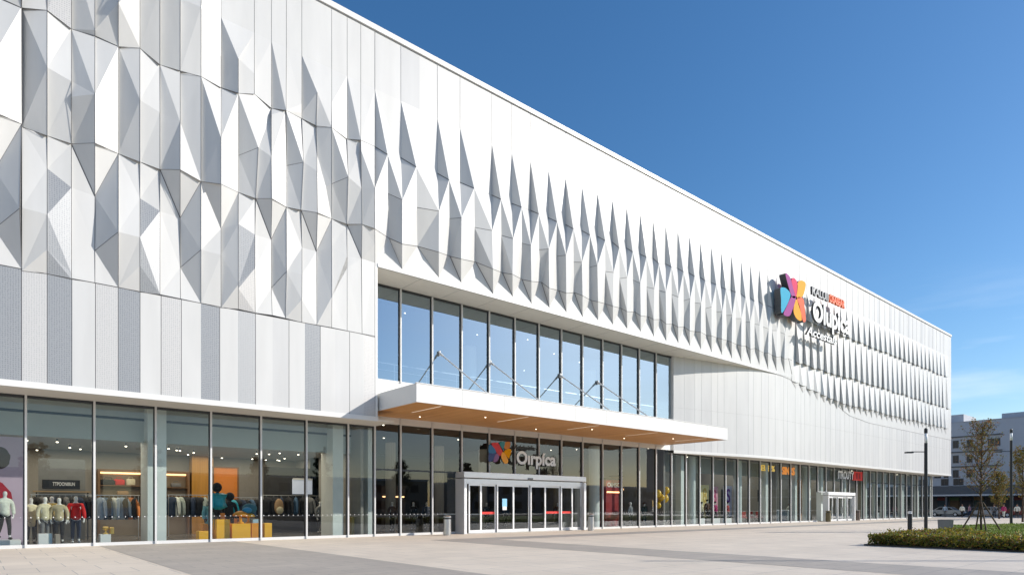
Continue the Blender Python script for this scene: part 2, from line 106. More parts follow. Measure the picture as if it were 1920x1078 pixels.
# ------------------------------------------------------------------ mesh builder
class MB:
    def __init__(s): s.v=[]; s.f=[]; s.m=[]; s.mats=[]
    def mi(s,m):
        if m not in s.mats: s.mats.append(m)
        return s.mats.index(m)
    def poly(s,pts,m):
        k=len(s.v); s.v+= [tuple(p) for p in pts]; s.f.append(list(range(k,k+len(pts)))); s.m.append(s.mi(m)); return s
    def box(s,x0,x1,y0,y1,z0,z1,m):
        k=len(s.v); s.v+=[(x,y,z) for z in(z0,z1) for y in(y0,y1) for x in(x0,x1)]
        for q in((0,2,3,1),(4,5,7,6),(0,1,5,4),(2,6,7,3),(0,4,6,2),(1,3,7,5)): s.f.append([k+i for i in q]); s.m.append(s.mi(m))
        return s
    def bbox(s,x0,x1,y0,y1,z0,z1,m,b=.02):
        # box with chamfered edges
        bm=bmesh.new(); bmesh.ops.create_cube(bm,size=1)
        bmesh.ops.scale(bm,vec=(x1-x0,y1-y0,z1-z0),verts=bm.verts); bmesh.ops.translate(bm,vec=((x0+x1)/2,(y0+y1)/2,(z0+z1)/2),verts=bm.verts)
        bmesh.ops.bevel(bm,geom=bm.edges[:],offset=b,segments=2,profile=.5,affect='EDGES'); s.addbm(bm,m); return s
    def addbm(s,bm,m):
        k=len(s.v); bm.verts.index_update(); s.v+=[tuple(v.co) for v in bm.verts]
        for f in bm.faces: s.f.append([k+v.index for v in f.verts]); s.m.append(s.mi(m))
        bm.free()
    def tube(s,p0,p1,r0,m,r1=None,n=6,cap=True):
        p0=Vector(p0);p1=Vector(p1); r1=r0 if r1 is None else r1
        d=(p1-p0)
        if d.length<1e-6: return s
        d.normalize(); a=d.orthogonal().normalized(); b=d.cross(a); k=len(s.v)
        for p,r in((p0,r0),(p1,r1)):
            for i in range(n):
                t=2*math.pi*(i+.5)/n; s.v.append(tuple(p+a*(r*math.cos(t))+b*(r*math.sin(t))))
        mi=s.mi(m)
        for i in range(n): j=(i+1)%n; s.f.append([k+i,k+j,k+n+j,k+n+i]); s.m.append(mi)
        if cap: s.f.append([k+i for i in range(n)][::-1]); s.m.append(mi); s.f.append([k+n+i for i in range(n)]); s.m.append(mi)
        return s
    def path(s,pts,rs,m,n=6):
        for i in range(len(pts)-1): s.tube(pts[i],pts[i+1],rs[i],m,rs[i+1],n)
        return s
    def lathe(s,c,prof,m,n=16):
        k=len(s.v); c=Vector(c); mi=s.mi(m)
        for r,z in prof:
            for i in range(n): t=2*math.pi*i/n; s.v.append((c.x+r*math.cos(t),c.y+r*math.sin(t),c.z+z))
        for a in range(len(prof)-1):
            for i in range(n): j=(i+1)%n; s.f.append([k+a*n+i,k+a*n+j,k+(a+1)*n+j,k+(a+1)*n+i]); s.m.append(mi)
        s.f.append([k+i for i in range(n)][::-1]); s.m.append(mi); q=k+(len(prof)-1)*n; s.f.append([q+i for i in range(n)]); s.m.append(mi)
        return s
    def ball(s,c,rx,ry,rz,m,n=10,h=7):
        k=len(s.v); c=Vector(c); mi=s.mi(m)
        for a in range(1,h):
            p=math.pi*a/h
            for i in range(n): t=2*math.pi*i/n; s.v.append((c.x+rx*math.sin(p)*math.cos(t),c.y+ry*math.sin(p)*math.sin(t),c.z+rz*math.cos(p)))
        top=len(s.v); s.v.append((c.x,c.y,c.z+rz)); bot=top+1; s.v.append((c.x,c.y,c.z-rz))
        for a in range(h-2):
            for i in range(n): j=(i+1)%n; s.f.append([k+a*n+i,k+(a+1)*n+i,k+(a+1)*n+j,k+a*n+j]); s.m.append(mi)
        for i in range(n): j=(i+1)%n; s.f.append([top,k+i,k+j]); s.m.append(mi); q=k+(h-2)*n; s.f.append([bot,q+j,q+i]); s.m.append(mi)
        return s
    def prism(s,pts,off,m,mside=None):
        # closed outline (3D pts) pushed along off
        off=Vector(off); n=len(pts); k=len(s.v); P=[Vector(p) for p in pts]
        s.v+=[tuple(p) for p in P]+[tuple(p+off) for p in P]
        s.f.append(list(range(k,k+n))); s.m.append(s.mi(m)); s.f.append(list(range(k+2*n-1,k+n-1,-1))); s.m.append(s.mi(m))
        ms=s.mi(mside or m)
        for i in range(n): j=(i+1)%n; s.f.append([k+i,k+n+i,k+n+j,k+j]); s.m.append(ms)
        return s
    def mesh(s,name,smooth=False):
        me=bpy.data.meshes.new(name); me.from_pydata(s.v,[],s.f)
        for m in s.mats: me.materials.append(m)
        me.polygons.foreach_set('material_index',s.m)
        if smooth: me.polygons.foreach_set('use_smooth',[True]*len(s.f))
        bm=bmesh.new(); bm.from_mesh(me); bmesh.ops.recalc_face_normals(bm,faces=bm.faces); bm.to_mesh(me); bm.free()
        me.update(); return me
    def build(s,name,parent=None,smooth=False,**k): return obj(name,s.mesh(name,smooth),parent,**k)
def worldloc(o):
    v=Vector((0,0,0))
    while o: v+=o.location; o=o.parent
    return v
def obj(name,me,parent=None,world=True,**k):
    o=bpy.data.objects.new(name,me); COL.objects.link(o)
    if parent:
        o.parent=parent
        if world: o.location=-worldloc(parent)
    for a,b in k.items(): o[a]=b
    return o
def empty(name,loc,label,cat,group=None,rz=0):
    o=bpy.data.objects.new(name,None); COL.objects.link(o); o.location=loc; o.rotation_euler=(0,0,rz)
    o['label']=label; o['category']=cat
    if group: o['group']=group
    return o
def tag(o,label,cat,group=None):
    o['label']=label; o['category']=cat
    if group: o['group']=group
    return o
def copy_tree(o,parent=None):
    c=o.copy(); COL.objects.link(c)
    if parent: c.parent=parent
    for ch in list(o.children): copy_tree(ch,c)
    return c
def struct(o): o['kind']='structure'; return o
def text_mesh(s,font_size=1,ext=.05,shear=0,bevel=0):
    cu=bpy.data.curves.new('t','FONT'); cu.body=s; cu.size=font_size; cu.extrude=ext; cu.shear=shear; cu.bevel_depth=bevel; cu.resolution_u=4
    o=bpy.data.objects.new('t',cu); COL.objects.link(o); dg=bpy.context.evaluated_depsgraph_get()
    me=bpy.data.meshes.new_from_object(o.evaluated_get(dg)); bpy.data.objects.remove(o); bpy.data.curves.remove(cu); return me
def text_part(name,s,x0,x1,z0,z1,y,depth,m,parent=None,mside=None,shear=0,bold=0):
    # lettering standing on the vertical plane y, front facing -y, filling x0..x1, z0..z1
    me=text_mesh(s,1,.05,shear,0)
    if bold:
        cu=None
    xs=[v.co.x for v in me.vertices]; ys=[v.co.y for v in me.vertices]; zs=[v.co.z for v in me.vertices]
    ax,bx,ay,by=min(xs),max(xs),min(ys),max(ys); zm=max(abs(min(zs)),1e-6)
    for v in me.vertices:
        X=x0+(v.co.x-ax)/(bx-ax)*(x1-x0); Z=z0+(v.co.y-ay)/(by-ay)*(z1-z0); Y=y-(v.co.z/zm*.5+.5)*depth
        v.co=(X,Y,Z)
    me.materials.clear(); me.materials.append(m); me.update()
    bm=bmesh.new(); bm.from_mesh(me); bmesh.ops.recalc_face_normals(bm,faces=bm.faces)
    if mside:
        me.materials.append(mside)
        for f in bm.faces:
            if abs(f.normal.y)<.5: f.material_index=1
    bm.to_mesh(me); bm.free()
    return obj(name,me,parent)
def bold_text(name,s,x0,x1,z0,z1,y,depth,m,parent=None,mside=None,shear=0,off=.02):
    cu=bpy.data.curves.new('t','FONT'); cu.body=s; cu.size=1; cu.extrude=.05; cu.shear=shear; cu.offset=off; cu.resolution_u=5
    o=bpy.data.objects.new('t',cu); COL.objects.link(o); dg=bpy.context.evaluated_depsgraph_get()
    me=bpy.data.meshes.new_from_object(o.evaluated_get(dg)); bpy.data.objects.remove(o); bpy.data.curves.remove(cu)
    xs=[v.co.x for v in me.vertices]; ys=[v.co.y for v in me.vertices]; zm=.05
    ax,bx,ay,by=min(xs),max(xs),min(ys),max(ys)
    for v in me.vertices: v.co=(x0+(v.co.x-ax)/(bx-ax)*(x1-x0), y-(v.co.z/zm*.5+.5)*depth, z0+(v.co.y-ay)/(by-ay)*(z1-z0))
    me.materials.clear(); me.materials.append(m)
    bm=bmesh.new(); bm.from_mesh(me); bmesh.ops.recalc_face_normals(bm,faces=bm.faces)
    if mside:
        me.materials.append(mside)
        for f in bm.faces: f.material_index=1 if abs(f.normal.y)<.5 else 0
    else:
        for f in bm.faces: f.material_index=0
    bm.to_mesh(me); bm.free(); me.update()
    return obj(name,me,parent)
SKIN={}
def skin(key,verts,edges,radii,m,sub=1):
    # one continuous surface grown round a skeleton; first vertex is the root
    if key in SKIN: return SKIN[key]
    me=bpy.data.meshes.new(key); me.from_pydata(verts,edges,[]); o=bpy.data.objects.new(key,me); COL.objects.link(o)
    md=o.modifiers.new('s','SKIN'); md.use_smooth_shade=True
    if sub: sd=o.modifiers.new('u','SUBSURF'); sd.levels=sub; sd.render_levels=sub
    for i,r in enumerate(radii):
        sv=me.skin_vertices[0].data[i]; sv.radius=(r,r) if not isinstance(r,tuple) else r; sv.use_root=(i==0)
    dg=bpy.context.evaluated_depsgraph_get(); out=bpy.data.meshes.new_from_object(o.evaluated_get(dg)); out.name=key
    bpy.data.objects.remove(o); bpy.data.meshes.remove(me)
    out.materials.clear(); out.materials.append(m); SKIN[key]=out; return out
def recolor(me,m):
    c=me.copy(); c.materials.clear(); c.materials.append(m); return c

# ------------------------------------------------------------------ levels of the main facade
K=41.86
zA,zT,zB,zM,zC,zD,zE=1.5+.466*K,1.5+.5368*K,1.5+.4*K,1.5+.355*K,1.5+.305*K,13.02,9.45
ZS=12.72; ZF=5.70; ZFB=5.49; XE=98.2; XW=-13.0; YF=-2.0
CW=.6975; XC0=1.28
mall=empty('shopping_mall',(52,0,0),'large white shopping mall with folded triangular facade panels and glass shopfronts','shopping mall')
def col_x(k): return XC0+CW*(k-1)      # seam line k
# ---- folded cladding
fc=MB(); sm=MB()
FVm=[(a/1000,b/1000,c/1000) for a,b,c in FV]
def facet(pts,m): fc.poly(pts,m)
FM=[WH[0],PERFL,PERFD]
copies=[]
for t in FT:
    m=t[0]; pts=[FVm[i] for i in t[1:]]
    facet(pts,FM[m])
    if all(1.0<p[0]<4.25 for p in pts):
        for k in (1,2,3,4): facet([(p[0]-2.79*k,p[1],p[2]) for p in pts],FM[m])
for q4 in FW:
    pts=[FVm[i] for i in q4]; facet(pts,WH[1])
    if all(1.0<p[0]<4.25 for p in pts):
        for k in (1,2,3,4): facet([(p[0]-2.79*k,p[1],p[2]) for p in pts],WH[1])
for a,b,w in FS:
    r=(.006,.009,.018)[w]; p,q=FVm[a],FVm[b]  # widest tubes paint the dark shade line along a fold
    sm.tube(p,q,r,SEAM_SHADE,n=4,cap=False)
    if all(1.0<x[0]<4.25 for x in(p,q)):
        for k in(1,2): sm.tube((p[0]-2.79*k,p[1],p[2]),(q[0]-2.79*k,q[1],q[2]),r,SEAM_SHADE,n=4,cap=False)
def zlow(x):
    P=[(-99,ZS),(52,ZS),(56.4,12.45),(60,11.95),(62.8,11.4),(67.6,10.45),(72,10.2),(200,10.2)]
    for (a,b),(c,d) in zip(P,P[1:]):
        if a<=x<=c:
            t=(x-a)/(c-a); t=t*t*(3-2*t) if a!=-99 else t; return b+(d-b)*t
# procedural modules towards the far end
jr=random.Random(11)
starts=[14.4]; cols=[2,3,2,3]
x=14.4
for c in cols: x+=c*CW; starts.append(x)
while x<XE-1.6:
    x+=2*CW; starts.append(x)
starts[-1]=XE
def V3(x,d,z): return (x,YF-d,z)
def VI(xa,d,za): k=(27-d)/27; return (xa*k,YF-d,1.5+(za-1.5)*k)
iB=(FVm and min(range(len(FVm)),key=lambda i:(Vector(FVm[i])-Vector((14.229,-2.318,18.107))).length))
LB=(14.33,-2.13,18.22); LM=(14.173,-2.423,16.115); LC=(14.2,-2.37,14.28); LD=(14.407,-2.0,12.87)
for i in range(len(starts)-1):
    x0,x2=starts[i],starts[i+1]; last=x2>=XE-.01
    mod=min(x2-x0,1.75); jz=lambda s=.12: jr.uniform(-s,s); m=WH[0]
    lat=.52*27/max(x0,15)                                       # fins get shallower along the wall
    p=min(.52,lat)*jr.uniform(.85,1.1); mL=p*jr.uniform(.6,.8); q=min(.62,lat*1.15)*jr.uniform(.88,1.1); c2=min(.55,lat*.85)*jr.uniform(.88,1.1)
    w1,w2=(.011,.024) if x0<45 else (.010,.022)
    sm.tube((x0,YF,zA),(x0,YF,zT-.25),.010,SEAML,n=4,cap=False)
    if x0>54:
        ramp=min(1,max(.15,(x0-52)/12)); zf=12.7+(11.6-12.7)*ramp; zg=12.2+(10.8-12.2)*ramp
        for row,(za,zb2) in enumerate(((zA,zB),(zB,zC),(zC,zf))):
            kx=(0,.5,0)[row]*mod; a_=x0+kx; c_=min(a_+mod,XE-.02); bm_=a_+mod*jr.uniform(.46,.54); am=p*1.3*jr.uniform(.9,1.1)*(ramp if row==2 else 1); zb3=zb2+jz(.08); base=.02
            if c_-a_<.9: continue
            t0=VI(a_,.004,za+(0 if row==0 else .12)); t2=VI(c_,.004,za+(0 if row==0 else .12)); p0=VI(a_,base,zb3); p1=VI(bm_,base+am,zb3-.05); p2=VI(c_,base,zb3+.04)
            facet([t0,p0,p1],m); facet([t0,p1,t2],m); facet([t2,p1,p2],m)
            q1=VI(bm_,.01,zb3-.12); facet([p0,q1,p1],m); facet([p1,q1,p2],m)
            sm.tube(p0,p1,.016,SEAM_SHADE,n=4,cap=False)
            if row==2:
                g=VI(bm_,0.004,zg+jz(.08)); h=VI(bm_,am*.55,zb3-.12); facet([p0,g,h],m); facet([h,g,p2],m)
        # plain sheet behind the fins
        facet([V3(x0,0,zA),V3(x0,0,zlow(x0)),V3(x2,0,zlow(x2)),V3(x2,0,zA)],m)
        continue
    fB=jr.uniform(.44,.52); fM=jr.uniform(1.0,1.1); fC=jr.uniform(.52,.62)
    A0,A1,A2=V3(x0,0,zA),V3(x0+mod*.5,0,zA),V3(x2,0,zA)
    xb=x0+mod*fB+(x2-x0-mod)*.25
    B0=LB; B1=VI(xb,p,zB+jz(.08)-.08); B2=VI(x2,0.0,zB+jz(.06))
    M0=LM; M1=VI(xb+.03,mL,zM-.1+jz()); M2=VI(x2+mod*(fM-1),q,zM+jz())
    C0=LC; C1=VI(x0+mod*fC,.02,zC+jz(.1)); C2=VI(x2+mod*.05,c2,zC+jz(.1)-.05)
    if x2>54: q=.05; M2=VI(x2,.03,zM); C2=VI(x2,.03,zC)
    r=jr.random()
    facet([A0,B0,B1],m)
    if r<.3: facet([A0,B1,A2],m); facet([A2,B1,B2],m)
    else: facet([A0,B1,B2],m); facet([A0,B2,A2],m)
    facet([B0,M0,B1],m); facet([M0,M1,B1],m)
    facet([B1,M1,M2],m); facet([B1,M2,B2],m)
    facet([M0,C0,M1],m); facet([C0,C1,M1],m)
    if jr.random()<.5: facet([M1,C1,C2],m); facet([M1,C2,M2],m)
    else: facet([M1,C1,M2],m); facet([C1,C2,M2],m)
    sm.tube(B0,B1,w2,SEAM_SHADE,n=4,cap=False)  # thick dark tube paints the shade under the fin's lower edge
    if r<.5: sm.tube(B1,B2,w1*.6,SEAML,n=4,cap=False)
    sm.tube(M1,M2,w1*1.2,SEAM_SHADE,n=4,cap=False); sm.tube(C0,C1,w1*1.2,SEAM_SHADE,n=4,cap=False); sm.tube(C1,C2,w1*1.4,SEAM_SHADE,n=4,cap=False)
    sm.tube(B0,A0,.008,SEAML,n=4,cap=False)
    zd=zD+jz(.1); D0=LD; D2=V3(x2+(mod*.05 if x2<54 else 0),0,zd)
    facet([C0,D0,C1],m); facet([C1,D0,D2],m); facet([C1,D2,C2],m)
    facet([D0,V3(D0[0],0,ZS),V3(D2[0],0,ZS),D2],m)
    sm.tube(C1,D2,w2*(1 if jr.random()<.6 else .4),SEAM_SHADE,n=4,cap=False)  # dark tube paints the shaded gap along the tip's left edge
    LD=D2
    LB=B2; LM=M2; LC=C2
fc.build('faceted_cladding',mall)
# ---- smooth cladding: band over the folds, strips under them, curved lower wall
sc_=MB(); prs=random.Random(3)
k=0; x=XW
edges=[XW]
while edges[-1]<14.4-.1:
    edges.append(edges[-1]+CW) if edges[-1]<col_x(-8)-.001 or True else None
# align to seam grid
edges=[col_x(k) for k in range(-19,20)]+[14.42]
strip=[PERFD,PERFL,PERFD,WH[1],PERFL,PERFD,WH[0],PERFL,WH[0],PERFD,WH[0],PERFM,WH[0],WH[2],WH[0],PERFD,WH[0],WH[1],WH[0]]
for i,(a,b) in enumerate(zip(edges,edges[1:])):
    k=i-18            # column number, 1 = first traced one
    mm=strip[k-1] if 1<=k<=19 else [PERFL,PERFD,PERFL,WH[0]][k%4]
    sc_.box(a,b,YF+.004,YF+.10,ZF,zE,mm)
    if k%2==0 or k<8: sm.tube((b,YF+.004,ZF),(b,YF+.004,zE),.010,SEAM_SHADE,n=4,cap=False)
    top=zA-.02
    sc_.box(a,b,YF+.004,YF+.10,top,zT-.25,WH[prs.choice([0,0,1,2])])
    if k<9: sm.tube((b,YF,zA),(b,YF,zT),.010,SEAM_SHADE,n=4,cap=False)
    if b<-7.2: sc_.box(a,b,YF+.004,YF+.10,zE,top,WH[k%3])
sm.tube((XW,YF,zE),(14.4,YF,zE),.012,SEAM_SHADE,n=4,cap=False)
for i in range(len(starts)-1):
    a,b=starts[i],starts[i+1]; mid=(a+b)/2
    for u,v in((a,mid),(mid,b)): sc_.box(u,v,YF+.004,YF+.10,zA-.02,zT-.25,WH[prs.choice([0,0,0,1,1,2,3])])
# return of the left block beside the recess
sc_.box(14.42,14.55,YF,.0,ZF,ZS,TRIM)
sc_.build('smooth_cladding',mall)
def yin(x):
    P=[(40,-.2),(42.5,-.72),(45,-1.15),(47.5,-1.62),(50,-1.88),(52.5,YF+.012),(300,YF+.012)]
    if x<=40: return -.2
    for (a,b),(c,d) in zip(P,P[1:]):
        if a<=x<=c: return b+(d-b)*(x-a)/(c-a)
lw=MB(); lx=40.1; lr=random.Random(5)
while lx<XE-.01:
    nx=min(XE,lx+lr.choice([.7,1.05,1.05,1.4]));
    def top(x): return ZS if x<51 else 13.0
    mm=WH[lr.choice([0,0,0,1,1,2])]
    zseam=8.9
    for z0,z1f in((ZF,lambda x:zseam),(zseam,top)):
        lw.poly([(lx,yin(lx),z0),(nx,yin(nx),z0),(nx,yin(nx),z1f(nx)),(lx,yin(lx),z1f(lx))],mm)
    sm.tube((lx,yin(lx),ZF),(lx,yin(lx),top(lx)),.006,SEAML,n=4,cap=False)
    sm.tube((lx,yin(lx),zseam),(nx,yin(nx),zseam),.005,SEAML,n=4,cap=False)
    if lx>51: sm.tube((lx,YF-.005,zlow(lx)),(nx,YF-.005,zlow(nx)),.013,SEAML,n=4,cap=False)
    lx=nx
# wall under the upper window and reveal at its right end
lw.box(14.55,40.1,-.06,.10,ZF,7.85,TRIM); lw.box(40.1,40.25,-.22,.3,ZF,ZS,TRIM)
lw.build('lower_wall',mall)
# ---- soffit of the recess, joints, edge trim
so=MB(); x=14.55
while x<52:
    nx=min(52.5,x+2.4)
    so.poly([(x,YF,ZS),(x,max(yin(x),-.2)+.35 if x<40 else yin(x)+.05,ZS),(nx,(yin(nx)+.05) if nx>40 else .15,ZS),(nx,YF,ZS)],SOFF)
    sm.tube((nx,YF,ZS-.002),(nx,yin(nx),ZS-.002),.008,SEAML,n=4,cap=False); x=nx
so.build('recess_soffit',mall)
tr=MB()
tr.box(14.55,52,YF-.03,YF+.05,ZS,ZS+.16,TRIM)
tr.box(XW,XE+.03,YF-.08,YF+.35,zT-.25,zT,TRIM)                   # coping
sm.box(XW,XE,YF-.012,YF,zT-.30,zT-.25,SEAML)
tr.box(XW,14.55,YF-.05,YF+.1,ZFB,ZF,TRIM); 
x=40.1
while x<XE:
    nx=min(XE,x+1.5)
    tr.poly([(x,yin(x)-.03,ZFB),(nx,yin(nx)-.03,ZFB),(nx,yin(nx)-.03,ZF),(x,yin(x)-.03,ZF)],TRIM)
    tr.poly([(x,yin(x)-.03,ZF),(nx,yin(nx)-.03,ZF),(nx,yin(nx)+.02,ZF),(x,yin(x)+.02,ZF)],TRIM); x=nx
tr.build('trim_edge',mall)
sm.build('seams_and_shade_lines',mall)
# ---- soffit over the shopfronts
ss=MB(); ss.box(XW,15.45,YF,.3,ZFB+.02,ZFB+.1,SOFF)
ss.build('shopfront_soffit',mall); ss=MB(); x=40.1
while x<XE:
    nx=min(XE,x+2.6); ss.poly([(x,yin(x)-.02,ZFB+.02),(nx,yin(nx)-.02,ZFB+.02),(nx,.4,ZFB+.02),(x,.4,ZFB+.02)],SOFF)
    x=nx
ss.build('shopfront_soffit',mall)
ss=MB(); ss.box(97.6,XE-.21,.4,45.7,ZFB+.02,ZFB+.1,SOFF); ss.build('corner_soffit',mall)
# ---- body of the building: backing, roof, far walls, upper floor slab
bd=MB()
bd.box(XW,14.42,YF+.5,YF+.6,ZF,zT-.3,BACK); bd.box(14.42,XE-.2,YF+.5,YF+.6,ZS+.05,zT-.3,BACK); bd.box(52.6,XE-.2,YF+.5,YF+.6,ZF,ZS,BACK)
bd.build('backing_wall',mall)
rf=MB(); rf.box(XW,XE-.02,YF+.3,46,zT-.6,zT-.4,mat('roof_membrane',(.5,.5,.5),.9)); rf.build('roof',mall)
fw_=MB(); fw_.box(XE-.2,XE,YF+.1,46,ZFB+.1,zT-.05,WH[1]); fw_.box(XW,XW+.2,YF+.1,46,0,zT-.05,WH[1]); fw_.box(XW,XE,45.8,46,0,zT-.05,WH[1]); fw_.build('end_wall',mall)
# ------------------------------------------------------------------ interiors
FLOORM=mat('store_floor',(.16,.155,.15),.25,var=.1); GREIGE=mat('store_wall_greige',(.30,.285,.26),.8,var=.03); CEIL=mat('store_ceiling',(.42,.41,.39),.8,var=.03)
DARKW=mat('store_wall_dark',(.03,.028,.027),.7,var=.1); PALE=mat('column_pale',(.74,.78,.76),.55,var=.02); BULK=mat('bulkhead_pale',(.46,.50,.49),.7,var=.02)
AMBER=stripemat('wall_amber',(.45,.22,.03),(.60,.30,.05),'Z',5,.5); ORANGE=mat('panel_orange',(.75,.22,.02),.5,var=.04)
LEDW=mat('led_warm',(1,.6,.3),.5,emit=(1,.55,.25),estr=3.0); LAMP=mat('spot_lamp',(1,.95,.85),.5,emit=(1,.88,.68),estr=6)
fl=MB(); fl.box(XW+.2,97.6,.02,45.8,-.02,.03,FLOORM); fl.box(XW+.2,XE-.2,.35,45.8,6.3,6.9,GREIGE); fl.build('interior_floor',mall)
iw=MB()
iw.box(XW+.2,15.0,9.0,9.15,.03,6.3,GREIGE)                       # back wall, clothes store
iw.box(14.95,15.1,.5,9.0,.03,6.3,GREIGE)
iw.box(atx(495,6.8),atx(598,6.8)+.0,6.8,6.9,.03,3.7,DARKW)
iw.box(atx(598,6.0),14.95,5.6,6.8,.03,4.3,GREIGE)
iw.box(atx(360,8.4),atx(400,8.4),8.4,9.0,.03,4.3,AMBER)
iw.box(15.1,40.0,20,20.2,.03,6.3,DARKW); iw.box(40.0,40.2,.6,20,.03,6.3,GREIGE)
iw.box(40.2,97.4,9.0,9.2,.03,6.3,mat('shop_wall_grey',(.22,.23,.22),.8,var=.1))
iw.box(30.5,30.7,3.5,14,.03,6.3,DARKW)
iw.box(57.5,57.6,.8,9,.03,6.3,GREIGE); iw.box(77.5,77.6,.8,9,.03,6.3,GREIGE)
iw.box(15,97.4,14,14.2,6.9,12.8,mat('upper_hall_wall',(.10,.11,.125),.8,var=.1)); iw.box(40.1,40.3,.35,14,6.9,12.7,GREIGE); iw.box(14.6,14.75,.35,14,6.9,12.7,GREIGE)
iw.build('interior_wall',mall)
ic=MB()
ic.box(XW+.2,15.0,1.7,9.0,4.25,4.35,CEIL); ic.box(XW+.2,15.0,.25,1.6,5.6,5.7,CEIL)
ic.box(XW+.2,15.0,1.6,1.7,4.2,5.7,BULK); ic.box(XW+.2,15.0,1.585,1.6,5.08,5.18,BLACK)
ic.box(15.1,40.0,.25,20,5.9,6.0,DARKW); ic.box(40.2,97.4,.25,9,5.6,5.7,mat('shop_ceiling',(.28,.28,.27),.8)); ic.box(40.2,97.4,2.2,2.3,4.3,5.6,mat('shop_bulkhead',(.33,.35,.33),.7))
ic.box(14.75,40.1,.35,14,12.0,12.1,mat('upper_ceiling',(.22,.24,.26),.8))
ic.build('interior_ceiling',mall)
def colbox(a,b,y0,y1,z1): q=MB(); q.box(a,b,y0,y1,.03,z1,PALE); q.build('interior_column',mall)
def colrnd(x,y,z0,r,h,m,n=18): q=MB(); q.lathe((x,y,z0),[(r,0),(r,h)],m,n); q.build('interior_column',mall)
for q4 in ((5.55,6.25,.9,2.3,5.6),(13.65,14.2,.9,2.3,5.6),(atx(672,1.5),atx(681,1.5),1.5,2.2,5.9),(atx(690,.8),atx(700,.8),.8,1.6,5.9)): colbox(*q4)
for px,w in((1114,.75),(1297,.6),(1383,.7),(1512,.8),(1640,.6),(1690,.6)): colrnd(atx(px,1.1),1.1,.03,w/2,5.6,PALE,20)
for px in (880,1106): colrnd(atx(px,5),5,6.9,.45,5.1,WHITE,20)
for i in range(6): colrnd(18+i*4,10,.03,.35,5.9,GREIGE,14)
for k in (1,8,11,14,17,20,23,26,29): x_=40.12+1.851*k; colbox(x_+.1,x_+.5,.5,1.0,5.6)
rs=random.Random(4)
def spot(x,y,z,r=.045,drop=.15):
    q=MB()
    if drop>.05: q.tube((x,y,z),(x,y,z-drop+.03),r*.8,BLACK,n=8,cap=False)
    q.tube((x,y,z-drop+.03),(x,y,z-drop),r,LAMP,n=8); q.build('ceiling_spotlight',mall)
for i in range(26): spot(rs.uniform(-1,14.5),rs.uniform(2.2,8.5),4.25,.04)
for i in range(9): spot(rs.uniform(-1,14.5),.9,5.6,.035,.04)
for i in range(9): spot(rs.uniform(15.5,40),rs.uniform(.8,9),12.0,.035,.04)
for i in range(14): spot(rs.uniform(15.5,40),rs.uniform(1,16),5.9,.045,.04)
for i in range(28): spot(rs.uniform(41,97),rs.uniform(.9,2.1) if i%2 else rs.uniform(2.4,8),5.6,.05,.04)
rl=MB()
for i in range(26): rl.tube((15+i,.75,6.9),(15+i,.75,7.95),.02,STEEL,n=5)
rl.tube((14.8,.75,8.95),(40,.75,8.95),.03,STEEL,n=6); rl.tube((14.8,.75,8.6),(40,.75,8.6),.012,STEEL,n=5)
for i in range(13): rl.tube((15+2*i,.75,6.9),(15+2*i,.75,8.95),.02,STEEL,n=5)
rl.build('balcony_rail',mall)
# ------------------------------------------------------------------ glazing
def bay(name,x0,x1,z0,z1,y,gm,transom=None,rail=.12,dots=True,mw=.07,last=False):
    f=MB(); f.box(x0-mw/2,x0+mw/2,y-.13,y+.06,z0,z1,ALU)
    f.box(x0+mw/2,x1-mw/2,y-.07,y+.05,z0,z0+rail,ALU); f.box(x0+mw/2,x1-mw/2,y-.05,y+.05,z1-.10,z1,ALUD)
    f.box(x0-mw/2-.035,x0-mw/2,y-.05,y+.05,z0,z1,ALUD)  # dark strip paints the shaded left side of the mullion
    if transom: f.box(x0+mw/2,x1-mw/2-.04,y-.05,y+.04,transom-.04,transom+.04,ALUD)
    if last: f.box(x1-mw/2,x1+mw/2,y-.13,y+.06,z0,z1,ALU)
    o=f.build(name,mall)
    p=MB(); p.poly([(x0+mw/2,y,z0+rail),(x1-mw/2-.035,y,z0+rail),(x1-mw/2-.035,y,z1-.1),(x0+mw/2,y,z1-.1)],gm)
    if dots:
        d=p; n=int((x1-x0)/.22)
        for i in range(n):
            xx=x0+.15+i*(x1-x0-.3)/max(1,n-1)
            d.poly([(xx+.02*math.cos(t*math.pi/3),y-.006,1.1+.02*math.sin(t*math.pi/3)) for t in range(6)],DOTW)
    p.build('pane',o)
    return o
lx=[1.49+2.083*k for k in range(-7,7)]+[15.42]
for a,b in zip(lx,lx[1:]): bay('shop_window',a,b,0.0,ZFB+.02,0.0,GLASS)
ex=[15.42,16.9]+[16.9+1.935*k for k in range(1,13)]
for a,b in zip(ex,ex[1:]):
    mid=(a+b)/2
    if 20.6<a and b<30.4: bay('entrance_window',a,b,3.39,5.95,0.0,GLASSD,rail=.06,dots=False)
    else: bay('entrance_window',a,b,0.0,5.95,0.0,GLASSD,transom=3.37 if mid<31 else None)
for i,(a,b) in enumerate(zip(ex,ex[1:])): bay('upper_window',max(a,14.62),b,7.85,ZS-.02,0.0,GLASSU,dots=False,rail=.08,last=i==len(ex)-2)
nb=31; rx=[40.12+(97.5-40.12)/nb*k for k in range(nb+1)]
PX0,PX1=atx(1543,0),atx(1594,0)
for i,(a,b) in enumerate(zip(rx,rx[1:])):
    if PX0-.3<(a+b)/2<PX1+.3: bay('shop_window',a,b,2.95,ZFB+.02,.05,GLASS,rail=.05,dots=False)
    else: bay('shop_window',a,b,0.0,ZFB+.02,.05,GLASS,transom=4.2 if (a+b)/2>78 else None,last=i==nb-1)
